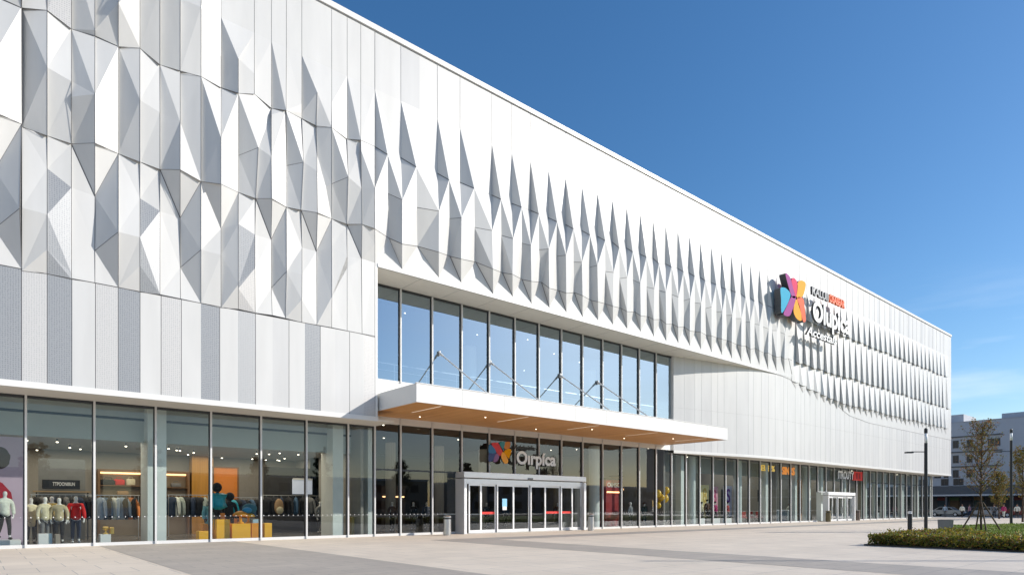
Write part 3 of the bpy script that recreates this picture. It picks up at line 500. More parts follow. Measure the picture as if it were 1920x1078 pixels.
for k in range(5):
    a,b=.2+2.2*k,.2+2.2*(k+1)
    f=MB(); f.box(97.42,97.58,a-.04,a+.04,0,ZFB,ALU); f.box(97.45,97.55,a+.04,b-.04,0,.12,ALU); o=f.build('side_window',mall)
    p=MB(); p.poly([(97.5,a+.04,.12),(97.5,b-.04,.12),(97.5,b-.04,ZFB),(97.5,a+.04,ZFB)],GLASS); p.build('pane',o)
# ------------------------------------------------------------------ entrance portals with sliding doors
REDM=mat('sticker_red',(.75,.03,.02),.5); CYAN=mat('sticker_blue',(.25,.55,.8),.5)
def portal(x0,x1,yf,h,leaves,hd,stick,cols=ALU):
    p=MB(); w=.19
    p.bbox(x0,x1,yf,0.02,h-.31,h,cols,.012); p.bbox(x0,x0+w,yf,.02,0,h-.36,cols,.012); p.bbox(x1-w,x1,yf,.02,0,h-.36,cols,.012)
    p.box(x0+w,x1-w,yf+.18,yf+.34,h-.36-hd,h-.36,cols); p.box(x0+w,x1-w,yf+.12,yf+.42,0,.03,STEEL)
    o=p.build('entrance_portal',mall)
    if stick: 
        q=MB(); c=(x0+x1)/2; q.box(c-.18,c+.18,yf-.05,yf,h-.3,h-.22,ALUD); q.build('door_sensor',o)
    for i,(a,b) in enumerate(leaves):
        d=MB(); y=yf+.2+(.08 if i%2 else 0); zt=h-.36-hd
        d.box(a,a+.08,y,y+.06,.04,zt,cols); d.box(b-.08,b,y,y+.06,.04,zt,cols); d.box(a+.08,b-.08,y,y+.06,zt-.1,zt,cols); d.box(a+.08,b-.08,y,y+.06,.04,.2,cols)
        d.poly([(a+.08,y+.03,.2),(b-.08,y+.03,.2),(b-.08,y+.03,zt-.1),(a+.08,y+.03,zt-.1)],GLASSD)
        d.box(b-.13,b-.10,y-.05,y-.02,.8,1.5,STEEL); 
        for z in(.85,1.45): d.box(b-.125,b-.105,y-.02,y+.0,z-.015,z+.015,STEEL)
        if i in stick: d.box(a+.1,b-.1,y+.02,y+.025,1.07,1.2,REDM)
        if i==2 and stick: d.box(a+.4,a+.75,y+.02,y+.025,1.5,1.95,CYAN); d.box(a+.42,a+.73,y+.018,y+.02,1.3,1.5,WHITE)
        d.build('door_leaf',o)
    return o
yp=-.82
def dx(px): return atx(px,yp+.2)
b=[dx(v) for v in (879,903,932,964,995,1023.5,1052,1074,1092)]
portal(20.4,30.0,yp,3.39,[(b[i],b[i+1]-.02) for i in range(8)],.28,{1,5,6},mat('portal_grey',(.80,.80,.81),.35,.4,var=.02))
b=[PX0+.3+(PX1-PX0-.6)/5*i for i in range(6)]
portal(PX0,PX1,-.55,2.95,[(b[i],b[i+1]-.02) for i in range(5)],.12,set(),WHITE)
# ------------------------------------------------------------------ canopy
cx0,cx1,cy0,cy1=14.66,39.2,-5.25,-.07
ca=MB()
prof=[(cx0,cy0),(cx1,cy0),(cx1,cy1),(cx0,cy1)]
zt,zb=6.82,6.06
ca.poly([(cx0,cy0,zb),(cx1,cy0,zb),(cx1,cy0,zt),(cx0,cy0,zt)],TRIM)
ca.poly([(cx0,cy0,zb),(cx0,cy0,zt),(cx0,cy1,zt),(cx0,cy1,zb)],TRIM); ca.poly([(cx1,cy0,zb),(cx1,cy1,zb),(cx1,cy1,zt),(cx1,cy0,zt)],TRIM)
ca.poly([(cx0,cy0+.1,zt-.08),(cx1,cy0+.1,zt-.08),(cx1,cy1,zt-.08),(cx0,cy1,zt-.08)],SOFF)
ca.box(cx0-.02,cx1+.02,cy0-.025,cy0+.1,zt-.0,zt+.035,ALU)
ca.box(cx0,cx1,cy0,cy0+.06,zb-.05,zb,TRIM); ca.box(cx0,cx0+.06,cy0+.06,cy1,zb-.05,zb,TRIM); ca.box(cx1-.06,cx1,cy0+.06,cy1,zb-.05,zb,TRIM)
for i in range(1,10):
    x=cx0+(cx1-cx0)/10*i; ca.box(x-.006,x+.006,cy0-.004,cy0,zb,zt,SEAML)
can=ca.build('canopy',mall)
cs=MB(); cs.box(cx0+.06,cx1-.06,cy0+.06,cy1,zb-.02,zb+.02,WOOD); cs.build('canopy_soffit',can)
LEDS=mat('soffit_light_line',(.95,.9,.8),.5,emit=(1,.85,.65),estr=.25)
rs=random.Random(9)
for i in range(9):
    x=cx0+1.6+i*2.65; l=MB(); 
    if i%2==0: l.box(x-.035,x+.035,cy0+.5,cy0+3.0,zb-.03,zb-.021,LEDS); l.build('light_strip',can)
    for yy in ((-1.2,),(-3.2,),())[i%3]:
        d=MB(); d.tube((x+1.1,yy,zb-.02),(x+1.1,yy,zb-.035),.035,LAMP,n=10); d.build('downlight',can)
for x in(19.3,22.8,28.4,31.9):
    t=MB(); t.tube((x,-.1,9.75),(x,-4.7,6.75),.036,ALU,n=8); t.tube((x,-.1,9.75),(x,-.36,9.58),.06,ALU,n=8); t.box(x-.035,x+.035,-.14,-.03,9.62,9.88,ALU)
    t.tube((x,-4.55,6.85),(x,-4.7,6.74),.07,ALUD,n=8); t.build('tie_rod',can)

# ------------------------------------------------------------------ signs
def sign_logo(root,shapes,ox,oy,sc,y,depth,side):
    for name,c,pts in shapes:
        P=[at(ox+a/sc,oy+b/sc,y) for a,b in pts]
        # smooth the traced outline
        Q=[]; n=len(P)
        for i in range(n):
            p0,p1,p2,p3=P[i-1],P[i],P[(i+1)%n],P[(i+2)%n]
            for t in(0,.25,.5,.75): Q.append(.5*((2*p1)+(p2-p0)*t+(2*p0-5*p1+4*p2-p3)*t*t+(3*p1-p0-3*p2+p3)*t**3))
        b=MB(); b.prism(Q,(0,depth,0),c,side); b.build('petal',root)
PURP=mat('sign_purple',(.30,.03,.24),.6,spec=.15,var=.03); PINK=mat('sign_pink',(.62,.015,.10),.6,spec=.15,var=.03); YEL=mat('sign_yellow',(.80,.33,.0),.6,spec=.15,var=.03); CYN=mat('sign_cyan',(.0,.33,.52),.6,spec=.15,var=.03); SAL=mat('sign_salmon',(.80,.13,.05),.6,spec=.15,var=.03)
SIDE=mat('sign_side_dark',(.06,.063,.07),.5); SGREY=mat('sign_letter_grey',(.33,.33,.33),.4); SOR=mat('sign_letter_orange',(.85,.13,.01),.4,var=.02); SW=mat('sign_letter_white',(.84,.84,.82),.4,var=.01)
ws=empty('wall_sign',(57,-2.6,19),'big wall sign with multicoloured petal emblem and white raised letters on the folded facade','sign')
sign_logo(ws,[('a',PURP,[(285,190),(310,187),(335,225),(355,300),(385,415),(345,400)]),('b',PINK,[(345,245),(370,222),(402,262),(408,320),(392,412),(372,360)]),
 ('c',YEL,[(410,268),(445,246),(484,268),(488,310),(460,405),(400,420),(404,330)]),('d',CYN,[(234,330),(262,317),(300,335),(335,405),(250,578),(240,430)]),
 ('e',PURP,[(345,412),(390,425),(350,560),(318,608),(266,588),(292,520)]),('f',YEL,[(395,437),(430,520),(448,648),(400,634),(368,570),(372,500)]),('g',SAL,[(402,426),(464,432),(478,520),(490,648),(464,662),(440,570)])],1420,480,5.39,-3.0,.55,SIDE)
text_y=-2.85
bold_text('lettering','KALUII',56.5,59.7,20.15,20.85,text_y,.18,SGREY,ws,SIDE,off=.03)
bold_text('lettering','OSASEAR',59.9,63.2,20.2,20.95,text_y,.18,SOR,ws,SOR,off=.03)
bold_text('lettering','Olupica',56.6,64.3,17.3,19.7,text_y,.2,SW,ws,SIDE,off=.03)
bold_text('lettering','Accestals',55.4,61.4,16.45,17.2,text_y,.2,SW,ws,SIDE,shear=.25,off=.02)
NAVY=mat('sign_navy',(.01,.03,.16),.4,var=.03); BLUE=mat('sign_blue',(.01,.14,.33),.4,var=.03); REDS=mat('sign_red',(.62,.01,.02),.4,var=.03); TEAL=mat('sign_teal',(.02,.22,.25),.4,var=.03); ORD=mat('sign_burnt_orange',(.55,.17,.01),.4,var=.03); ORB=mat('sign_orange',(.9,.36,.01),.4,var=.03); PLM=mat('sign_plum',(.22,.08,.22),.4,var=.03)
es=empty('entrance_sign',(24,-.3,4.4),'petal emblem in red blue and orange with white letters above the main entrance doors','sign')
sign_logo(es,[('a',BLUE,[(148,250),(205,240),(300,340),(320,430),(240,440),(150,430)]),('b',NAVY,[(150,440),(235,445),(320,440),(250,600),(215,630),(148,630)]),('c',REDS,[(210,205),(330,185),(375,195),(480,400),(440,480),(400,500),(320,400)]),
 ('d',PLM,[(325,440),(395,505),(370,600),(320,648),(255,630)]),('e',TEAL,[(400,190),(520,165),(535,210),(500,350),(470,330)]),('f',ORD,[(530,185),(655,170),(655,300),(620,330),(525,330)]),
 ('g',YEL,[(515,400),(620,335),(690,370),(650,520),(620,560)]),('h',ORB,[(470,418),(520,430),(610,590),(600,670),(545,688),(490,640),(445,520)])],905,815,12.8,-.42,.12,SIDE)
bold_text('lettering','O\u0131rp\u00edca',24.45,27.65,3.75,4.78,-.36,.1,SW,es,SIDE,off=.035)
bold_text('lettering','Arlekeinke',24.3,26.0,4.86,5.14,-.36,.06,BLACK,es,SIDE,shear=.2)
rs_=empty('shop_sign',(71,-.2,4.8),'white letters and red block sign over the far right shop door','sign')
bold_text('lettering','ITROUTY',68.0,71.9,4.35,5.2,-.25,.12,SW,rs_,SIDE,off=.04)
b=MB(); b.bbox(71.95,74.2,-.35,-.15,4.3,5.25,REDM,.03); b.build('red_block',rs_); bold_text('lettering','II',72.5,73.6,4.45,5.1,-.352,.02,mat('sign_dark_red',(.35,.01,.01),.5),rs_)
GLY=mat('neon_yellow',(.9,.6,.1),.5,emit=(1,.65,.15),estr=.5); GLO=mat('neon_orange',(.9,.3,.05),.5,emit=(1,.35,.05),estr=.6)
ns=empty('window_sign',(54,.5,4.6),'yellow and orange hanging letters behind the right shopfront glass','sign')
bold_text('lettering','JEUE %',atx(1423,.6),atx(1452,.6),4.55,5.25,.6,.06,GLY,ns); bold_text('lettering','SINRS',atx(1466,.6),atx(1489,.6),4.5,5.25,.6,.06,GLO,ns)
# ------------------------------------------------------------------ bodies, clothes
MANQ=mat('mannequin_white',(.75,.74,.72),.4); SKINM=mat('skin',(.45,.26,.18),.6); 
JS=[((0,.01,1.0),.17),((0,0,1.2),.175),((0,0,1.38),.18),((0,.01,1.5),.075)]
def body_mesh(m,lean=0,stride=0,black_head=False):
    key='body%s%s%s'%(m.name,lean,stride)
    v=[(0,0,.96),(0,0,1.15),(0,-.01,1.36),(0,0,1.5),(0,-.01,1.57),(0,-.02,1.66),(0,-.01,1.75)]
    r=[.125,.115,.125,.055,.055,.088,.05]; e=[(0,1),(1,2),(2,3),(3,4),(4,5),(5,6)]
    for s in(-1,1):
        b=len(v); v+=[(s*.17,0,1.42),(s*.235,.02,1.15),(s*.25,-.05+.04*s*stride,.90),(s*.25,-.07+.04*s*stride,.82)]; r+=[.058,.043,.03,.026]
        e+=[(2,b),(b,b+1),(b+1,b+2),(b+2,b+3)]
        for k in range(4):
            f=len(v); v+=[(s*(.24+.008*(k%2)),-.10+.022*k+.04*s*stride,.775),(s*(.232),-.105+.022*k+.04*s*stride,.735+.006*abs(k-1))]; r+=[.009,.008]; e+=[(b+3,f),(f,f+1)]
        f=len(v); v+=[(s*.215,-.11+.04*s*stride,.80),(s*.205,-.12+.04*s*stride,.765)]; r+=[.01,.009]; e+=[(b+3,f),(f,f+1)]
        b=len(v); st=stride*s*.16
        v+=[(s*.085,0,.88),(s*.095,-.02-st*.6,.5),(s*.1,.03-st*(1 if st>0 else 1.6),.09+(.06 if st<0 else 0)),(s*.105,-.11-st*(1 if st>0 else 1.6),.04+(.02 if st<0 else 0))]; r+=[.085,.058,.036,.032]
        e+=[(0,b),(b,b+1),(b+1,b+2),(b+2,b+3)]
    return skin(key,v,e,r,m)
def jacket_mesh(key,m,stride=0,fat=1.0,length=.82):
    v=[(0,0,1.2),(0,0,1.38),(0,0,1.49),(0,0,1.0),(0,0,length)]; r=[.165*fat,.17*fat,.075,.175*fat,.165*fat]; e=[(0,1),(1,2),(0,3),(3,4)]
    for s in(-1,1):
        b=len(v); v+=[(s*.19,0,1.41),(s*.26,.02,1.15),(s*.275,-.05+.04*s*stride,.89)]; r+=[.085*fat,.072*fat,.058*fat]; e+=[(1,b),(b,b+1),(b+1,b+2)]
    return skin(key,v,e,r,m)
def trouser_mesh(key,m,stride=0):
    v=[(0,0,.94)]; r=[.14]; e=[]
    for s in(-1,1):
        b=len(v); st=stride*s*.16
        v+=[(s*.088,0,.84),(s*.097,-.02-st*.6,.5),(s*.1,.03-st*(1 if st>0 else 1.6),.13+(.06 if st<0 else 0))]; r+=[.098,.072,.055]; e+=[(0,b),(b,b+1),(b+1,b+2)]
    return skin(key,v,e,r,m)
def shoe_mesh(m,stride=0):
    b=MB()
    for s in(-1,1):
        st=stride*s*.16; y=.03-st*(1 if st>0 else 1.6); z=.06 if st<0 else 0
        b.ball((s*.103,y-.05,.045+z),.05,.13,.05,m)
    return b
def hair_mesh(m,big=False):
    b=MB()
    if big: b.ball((0,.03,1.72),.19,.18,.19,m,12,8)
    else: b.ball((0,.015,1.70),.10,.11,.10,m,12,8)
    return b
FEAT=mat('eye_dark',(.03,.02,.02),.5)
def face_mesh(m):
    b=MB()
    for s in(-1,1): b.ball((s*.032,-.105,1.675),.012,.008,.008,FEAT,6,5); b.ball((s*.09,-.01,1.66),.014,.02,.03,m,6,5)
    b.ball((0,-.115,1.645),.012,.02,.02,m,6,5); b.ball((0,-.103,1.605),.024,.008,.006,mat('lips',(.35,.12,.1),.6),6,5)
    return b
CLO={}
def cloth(name,col,r=.75):
    if name not in CLO: CLO[name]=cm('fabric_'+name,col,r,bump=.35,bscale=14)
    return CLO[name]
def figure(kind,loc,rz,label,jacket=None,trousers=None,shoes=None,hair=None,skinm=None,stride=0,sc=1.0,fat=1.0,group=None,length=.82):
    cat='mannequin' if kind=='mannequin' else 'person'
    o=empty(kind,loc,label,cat,group,rz); o.scale=(sc,sc,sc)
    bmt=skinm or (MANQ if kind=='mannequin' else SKINM)
    obj('body',body_mesh(bmt,0,stride),o,False)
    if jacket: obj('jacket',jacket_mesh('j%s%s%s%s'%(jacket.name,stride,fat,length),jacket,stride,fat,length),o,False)
    if trousers: obj('trousers',trouser_mesh('t%s%s'%(trousers.name,stride),trousers,stride),o,False)
    if shoes: obj('shoes',shoe_mesh(shoes,stride).mesh('shoes',True),o,False)
    if hair: obj('hair',hair_mesh(hair[0],hair[1]).mesh('hair',True),o,False)
    if kind=='person': obj('face',face_mesh(bmt).mesh('face',True),o,False)
    return o
CREAM=cloth('cream',(.66,.60,.42)); BEIGE=cloth('beige',(.55,.47,.30)); REDF=cloth('red',(.62,.012,.015)); WHT=cloth('offwhite',(.72,.74,.66)); BLK=cloth('black',(.012,.012,.014)); NVY=cloth('navy',(.02,.035,.07)); DEN=cloth('denim',(.05,.11,.19)); GRY=cloth('grey',(.18,.18,.18)); PBL=cloth('paleblue',(.38,.47,.56)); TEALF=cloth('teal',(.01,.33,.42),.45); MUST=cloth('mustard',(.55,.38,.08)); MAG=cloth('magenta',(.45,.02,.14)); SAGE=cloth('sage',(.42,.46,.40)); TAN=cloth('tan',(.36,.22,.11)); BRN=cloth('brown',(.10,.05,.03)); ORG=cloth('orange',(.65,.2,.05))
SHW=mat('shoe_white',(.8,.8,.78),.5)
def P(px,y,z=.03): return (atx(px,y),y,z)
# lilac advertising backdrop with printed figure
LIL=mat('backdrop_lilac',(.55,.42,.52),.7,var=.06,scale=.6); 
bk=empty('advertising_backdrop',P(20,1.6),'tall lilac backdrop panel printed with a dark haired model behind the leftmost window','backdrop')
b=MB(); b.box(-3.2,atx(45,1.6),1.6,1.68,.03,4.12,LIL); b.build('panel',bk)
b=MB(); c=at(-1,858,1.59); b.prism([(c.x+.32*math.cos(t*.2618)*(1+.05*math.sin(t*2.1)),1.597,c.z+.42*math.sin(t*.2618)) for t in range(24)],(0,-.004,0),mat('print_hair',(.06,.03,.025),.7)); 
c=at(-2,925,1.59); b.prism([(c.x-.6,1.597,c.z-.5),(c.x+.42,1.597,c.z-.35),(c.x+.36,1.597,c.z+.05),(c.x+.1,1.597,c.z+.4),(c.x-.3,1.597,c.z+.62)],(0,-.004,0),mat('print_red',(.42,.02,.04),.7)); b.build('printed_figure',bk)
b=MB(); b.bbox(-3.0,atx(44,1.0)-.1,.45,1.5,.03,.28,WHITE,.01); tag(b.build('display_plinth'),'low white plinth under the running mannequin','plinth')
figure('mannequin',(atx(9,1.0),1.0,.285),.35,'mannequin in pale green white jacket and dark leggings striding before the lilac backdrop',WHT,BLK,BLK,None,None,.9,1.02)
figure('mannequin',P(58,2.7),.2,'mannequin in an off white coat half hidden behind the left window post',CREAM,BLK,BLK,sc=1.04,length=.6)
figure('mannequin',P(84,2.1),.5,'mannequin in a cream hooded jacket and grey shorts left of the beige one',CREAM,GRY,BLK,sc=1.06)
figure('mannequin',P(97,3.0),.0,'mannequin in a mustard yellow jacket behind the two cream ones',MUST,BLK,BLK,sc=1.08)
figure('mannequin',P(111,2.0),-.25,'mannequin in a long beige zip jacket beside the red one',BEIGE,BLK,BLK,sc=1.04)
figure('mannequin',P(142,2.1),.05,'mannequin in a bright red jacket navy trousers and white shoes',REDF,NVY,SHW,sc=1.08,fat=1.05)
def crate(px0,px1,py0,py1,y,m,label,depth=.5,name='display_cube',cat='display cube',group=None):
    x0,x1=atx(px0,y),atx(px1,y); z1=at((px0+px1)/2,py0,y).z; z0=max(.035,at((px0+px1)/2,py1,y).z)
    b=MB(); b.bbox(x0,x1,y,y+depth,z0,z1,m,.012)
    b.box(x0+.03,x1-.03,y+.03,y+depth-.03,z0-.004,z0,m)
    return tag(b.build(name),label,cat,group),z1
LBL=mat('cube_pale_blue',(.35,.52,.62),.6,var=.03)
crate(72,91,1000,1024,.9,WHITE,'white display cube on the floor under the cream jackets')
crate(91.5,98,1000,1024,.95,LBL,'pale blue display cube touching the white one')
crate(104,113,1001,1022,1.3,mat('cube_taupe',(.33,.28,.23),.6,var=.05),'taupe display cube between the pale blue cube and the red mannequin')
_,zt=crate(188,208,1001,1022,.9,WHITE,'white display cube carrying golden trinkets beside the window post')
GOLD=mat('gold',(.75,.52,.15),.3,.9)
g=empty('gold_ornament',(atx(198,1.1),1.1,zt),'small golden trinket set on the white display cube','ornament'); 
b=MB(); b.lathe((g.location.x,1.1,zt),[(.10,0),(.10,.03),(.03,.06),(.03,.14),(.11,.2),(.12,.28),(.08,.30)],GOLD,14); b.build('cup',g); b=MB(); b.lathe((g.location.x+.22,1.15,zt),[(.09,0),(.09,.24),(.05,.27)],GOLD,14); b.build('jar',g)
# sign board
sb=empty('sign_board',P(114,5.0,2.2),'long black sign board with white letters above the cream jackets','sign')
x0,x1=atx(79,5),atx(150,5); b=MB(); b.bbox(x0,x1,5,5.08,2.26,2.66,BLACK,.01); b.build('board',sb); bold_text('lettering','TTPOONIIIUN',x0+(x1-x0)*.27,x0+(x1-x0)*.86,2.4,2.56,5.0,.012,SW,sb)
b=MB(); b.box(x0-.3,x1+.4,4.95,5.35,2.12,2.18,mat('oak_shelf',(.42,.29,.16),.6)); 
for xx in(x0-.2,x1+.3): b.box(xx,xx+.05,5.3,5.36,.03,2.12,BLACK)
tag(b.build('wall_shelf'),'long oak shelf under the black sign board','shelf')
b=MB(); b.box(atx(72,5.5),atx(160,5.5),5.5,5.56,.03,3.6,mat('partition_grey',(.21,.22,.22),.8)); tag(b.build('store_partition'),'grey partition panel behind the black sign board','partition')
# clothes racks
def rack(x0,x1,y,h,label):
    o=empty('clothes_rack',((x0+x1)/2,y,.03),label,'clothes rack','clothes racks in the stores'); b=MB(); b.tube((x0,y,h),(x1,y,h),.018,STEEL,n=6); b.build('rail',o)
    for x in(x0+.05,x1-.05):
        b=MB(); b.tube((x,y,.05),(x,y,h),.018,STEEL,n=6); b.tube((x,y-.25,.05),(x,y+.25,.05),.018,STEEL,n=6); b.build('upright',o)
    return o
def garment_mesh(m):
    v=[(0,0,-.45),(0,0,-.15),(0,0,-.05),(0,0,-.75)]; r=[(.12,.17),(.12,.18),(.04,.06),(.12,.17)]; e=[(0,1),(1,2),(0,3)]
    for s in(-1,1):
        b=len(v); v+=[(.02,s*.19,-.18),(.03,s*.24,-.42),(.03,s*.25,-.68)]; r+=[.07,.06,.05]; e+=[(1,b),(b,b+1),(b+1,b+2)]
    return skin('g'+m.name,v,e,r,m)
HOOK=MB(); HOOK.tube((0,0,-.06),(0,0,-.01),.008,STEEL,n=5); HOOKM=HOOK.mesh('hanger_hook')
def hang(x,y,h,m,label,rz=0,group='jackets on the racks',s=1):
    o=empty('hanging_jacket',(x,y,h),label,'jacket',group,rz); o.scale=(s*1.05,s*1.05,s*1.1); obj('garment',garment_mesh(m),o,False); obj('hanger_hook',HOOKM,o,False); return o
rr=random.Random(12)
ORD_=['first','second','third','fourth','fifth','sixth','seventh','eighth','ninth','tenth','eleventh','twelfth']
def fill(x0,x1,y,h,items,where):
    rack(x0,x1,y,h,'steel clothes rack '+where)
    n=len(items)
    for i,(c,nm) in enumerate(items): hang(x0+.2+(x1-x0-.4)*i/(n-1),y,h,c,'%s jacket, %s from the left on the rack %s'%(nm,ORD_[i],where),rr.uniform(-.5,1.1),s=1.3)
fill(atx(56,4.2),atx(176,4.2),4.2,2.0,[(BLK,'black'),(GRY,'grey'),(BLK,'black'),(NVY,'navy'),(BLK,'black'),(GRY,'dark grey'),(BLK,'black'),(NVY,'navy'),(BLK,'black'),(BLK,'black')],'behind the red mannequin')
fill(atx(178,3.2),atx(262,3.2),3.2,1.98,[(PBL,'pale blue'),(DEN,'denim blue'),(BLK,'black'),(WHT,'off white'),(PBL,'pale blue'),(PBL,'light blue'),(BLK,'black'),(ORG,'orange'),(BLK,'black')],'left of the first column')
fill(atx(314,4.6),atx(392,4.6),4.6,2.05,[(NVY,'navy'),(WHT,'off white'),(SAGE,'sage'),(BLK,'black'),(BLK,'black'),(NVY,'navy'),(BLK,'black'),(BLK,'black'),(SAGE,'grey green')],'in front of the amber wall')
fill(atx(492,5.6),atx(600,5.6),5.6,2.1,[(BLK,'black'),(BLK,'black'),(NVY,'navy'),(BLK,'black'),(DEN,'blue denim'),(BLK,'black'),(GRY,'grey'),(BLK,'black')],'in the dark niche')
fill(atx(60,6.9),atx(180,6.9),6.9,2.0,[(BLK,'black'),(NVY,'navy'),(BLK,'black'),(BLK,'black'),(BRN,'brown'),(BLK,'black'),(NVY,'dark navy'),(BLK,'black'),(BLK,'black')],'against the grey partition')
fill(atx(405,4.8),atx(488,4.8),4.8,1.95,[(NVY,'navy'),(BLK,'black'),(TEALF,'teal'),(BLK,'black'),(NVY,'navy'),(BLK,'black'),(DEN,'denim blue'),(BLK,'black')],'behind the yellow cubes')
# lit shelf units with goods
def shelf_unit(px0,px1,y,z1,levels,label):
    x0,x1=atx(px0,y),atx(px1,y); o=empty('shelf_unit',((x0+x1)/2,y,.03),label,'shelf unit')
    fr=MB(); fr.box(x0,x1,y+.45,y+.5,.03,z1,TANW); fr.box(x0-.1,x0,y,y+.5,.03,z1,OAKD); fr.box(x1,x1+.1,y,y+.5,.03,z1,OAKD); fr.box(x0-.1,x1+.1,y,y+.5,z1,z1+.12,OAKD); fr.build('carcass',o)
    for z in levels: b=MB(); b.box(x0,x1,y+.02,y+.45,z-.02,z+.02,OAKD); b.build('shelf_board',o)
    b=MB(); b.box(x0,x1,y+.38,y+.44,z1-.09,z1-.01,LEDW); b.build('light_strip',o)
    return o
TANW=mat('shelf_back_tan',(.30,.24,.17),.7); OAKD=mat('shelf_brown',(.20,.11,.05),.6)
shelf_unit(188,266,8.4,3.25,[2.05,2.55,1.4],'brown shelf unit with warm light strip left of the first column')
shelf_unit(300,352,8.4,3.25,[2.05,2.5,1.4],'brown shelf unit with warm light strip beside the amber wall')
def bag(px,z,y,m,label,w=.4,h=.3,name='handbag',cat='bag'):
    x=atx(px,y); o=empty(name,(x,y,z),label,cat); b=MB(); b.bbox(x-w/2,x+w/2,y-.1,y+.1,z,z+h,m,.05); b.build('bag_body',o,True)
    b=MB(); b.path([(x-w*.25,y,z+h-.02),(x-w*.18,y,z+h+.1),(x+w*.18,y,z+h+.1),(x+w*.25,y,z+h-.02)],[.012]*4,m,5); b.build('handle',o); return o
bag(223,2.57,8.6,REDF,'red box bag on the upper shelf beside a black one',.5,.3); bag(203,2.57,8.6,BLK,'black bag on the upper lit shelf left of the red one',.7,.28); bag(245,2.57,8.6,CREAM,'cream handbag on the upper lit shelf',.4,.34)
bag(230,2.07,8.6,TAN,'tan bag on the lower shelf under the red one',.5,.22); bag(330,2.52,8.6,GRY,'grey bag on the shelf beside the amber wall',.5,.22)
b=MB(); x0,x1=atx(401,6),atx(445,6); b.box(x0,x1,6.0,6.08,.03,3.5,ORANGE); b.box(x0-.06,x0,5.97,6.1,.03,3.56,OAKD); b.box(x1,x1+.08,5.97,6.1,.03,3.56,OAKD); b.box(x0,x1,5.97,6.1,3.5,3.56,OAKD); tag(b.build('orange_panel'),'bright orange framed panel behind the teal puffer jackets','panel')
# yellow cubes and the teal group
YB=mat('cube_yellow',(.95,.47,.008),.5,var=.03); YB2=mat('cube_amber',(.80,.30,.01),.5,var=.03)
crate(373,391,995,1015,1.0,YB,'small yellow cube nearest the window post below the teal coat',.5)
crate(380,400,981,1012,1.55,YB2,'amber cube behind the small yellow cube',.4)
_,zy=crate(406,431,973,1014,.9,YB,'tall yellow cube carrying the teal jackets',.6)
_,zm=crate(435,470,981,1012,.95,YB,'wide yellow cube under the mushroom stools',.6)
crate(472,486,980,1010,1.0,YB2,'narrow amber cube right of the wide yellow cube',.5)
crate(496,510,980,1009,.85,YB,'yellow cube alone right of the window post',.5)
b=MB(); b.bbox(atx(413,1.2),atx(422,1.2),1.2,1.45,zy,zy+.28,ORANGE,.02); tag(b.build('display_block'),'small orange block standing on the tall yellow cube','display block')
AFRO=mat('wig_black',(.008,.008,.009),.8)
figure('mannequin',(atx(408,1.25),1.25,zy-.56),.5,'mannequin in a teal puffer jacket with a round black head on the tall yellow cube',TEALF,None,None,(AFRO,True),BLK,sc=1.15,fat=1.5)
figure('mannequin',(atx(392,1.7),1.7,.035),.3,'mannequin in a long pale teal coat left of the tall yellow cube',cloth('paleteal',(.18,.42,.48)),BLK,BLK,None,BLK,sc=1.0,fat=1.15,length=.5)
figure('mannequin',(atx(431,2.0),2.0,.15),-.2,'black mannequin with a round wig behind the teal puffer jacket',BLK,BLK,BLK,(AFRO,True),BLK,sc=1.05)
def mushroom(px,y,z,s,m,label):
    x=atx(px,y); o=empty('mushroom_stool',(x,y,z),label,'stool'); b=MB(); b.lathe((x,y,z),[(.16*s,0),(.15*s,.05*s),(.07*s,.1*s),(.06*s,.3*s),(.09*s,.36*s)],YEL,16); b.build('stem',o,True)
    b=MB(); b.lathe((x,y,z+.34*s),[(.1*s,0),(.34*s,.02*s),(.36*s,.07*s),(.28*s,.17*s),(.12*s,.25*s),(.02*s,.27*s)],m,18); b.build('cap',o,True)
mushroom(451,1.2,zm,.95,YB2,'orange mushroom shaped stool on the wide yellow cube'); mushroom(466,1.45,zm,.8,YB,'yellow mushroom shaped stool behind the orange one')
x=atx(466,1.5); bp_=empty('backpack',(x,1.35,zm+.46),'teal backpack lying over the mushroom stools','backpack'); b=MB(); b.ball((x,1.35,zm+.68),.34,.2,.24,cloth('slate_teal',(.04,.16,.22)),14,9); b.build('bag_body',bp_,True); b=MB(); b.ball((x-.18,1.15,zm+.6),.22,.12,.14,mat('blue_pouch',(.02,.26,.5),.4),12,8); b.build('pouch',bp_,True)
b=MB(); b.path([(x-.1,1.4,zm+.9),(x,1.35,zm+1.02),(x+.1,1.4,zm+.9)],[.02]*3,BLK,6); b.build('strap',bp_)
_,_z=crate(474,490,973,980,1.1,LBL,'flat pale blue box on the narrow amber cube',.4,'shoe_box','box')
# dark niche goods
x=atx(523,4.4); o=empty('backpack',(x,4.4,1.0),'beige backpack hanging in the dark niche','backpack'); b=MB(); b.ball((x,4.4,1.5),.24,.16,.42,TAN,14,9); b.build('bag_body',o,True); b=MB(); b.ball((x,4.26,1.3),.19,.1,.2,BEIGE,12,8); b.build('pouch',o,True); b=MB(); b.tube((x,4.4,1.9),(x,4.4,2.12),.015,BLK); b.build('strap',o)
b=MB(); x0,x1=atx(549,6.5),atx(586,6.5); b.bbox(x0,x1,6.5,6.6,2.2,3.05,mat('lit_panel_white',(.6,.62,.7),.5,emit=(.7,.75,.9),estr=.35),.01); b.box(x0,x1,6.46,6.5,3.0,3.1,WHITE); tag(b.build('wall_screen'),'pale lit screen on the dark niche wall','screen')
figure('mannequin',P(617,3.4),.3,'mannequin in a navy parka and pale grey skirt before the second column',NVY,cloth('palegrey',(.45,.47,.5)),BLK,(BLK,False),None,sc=1.04)
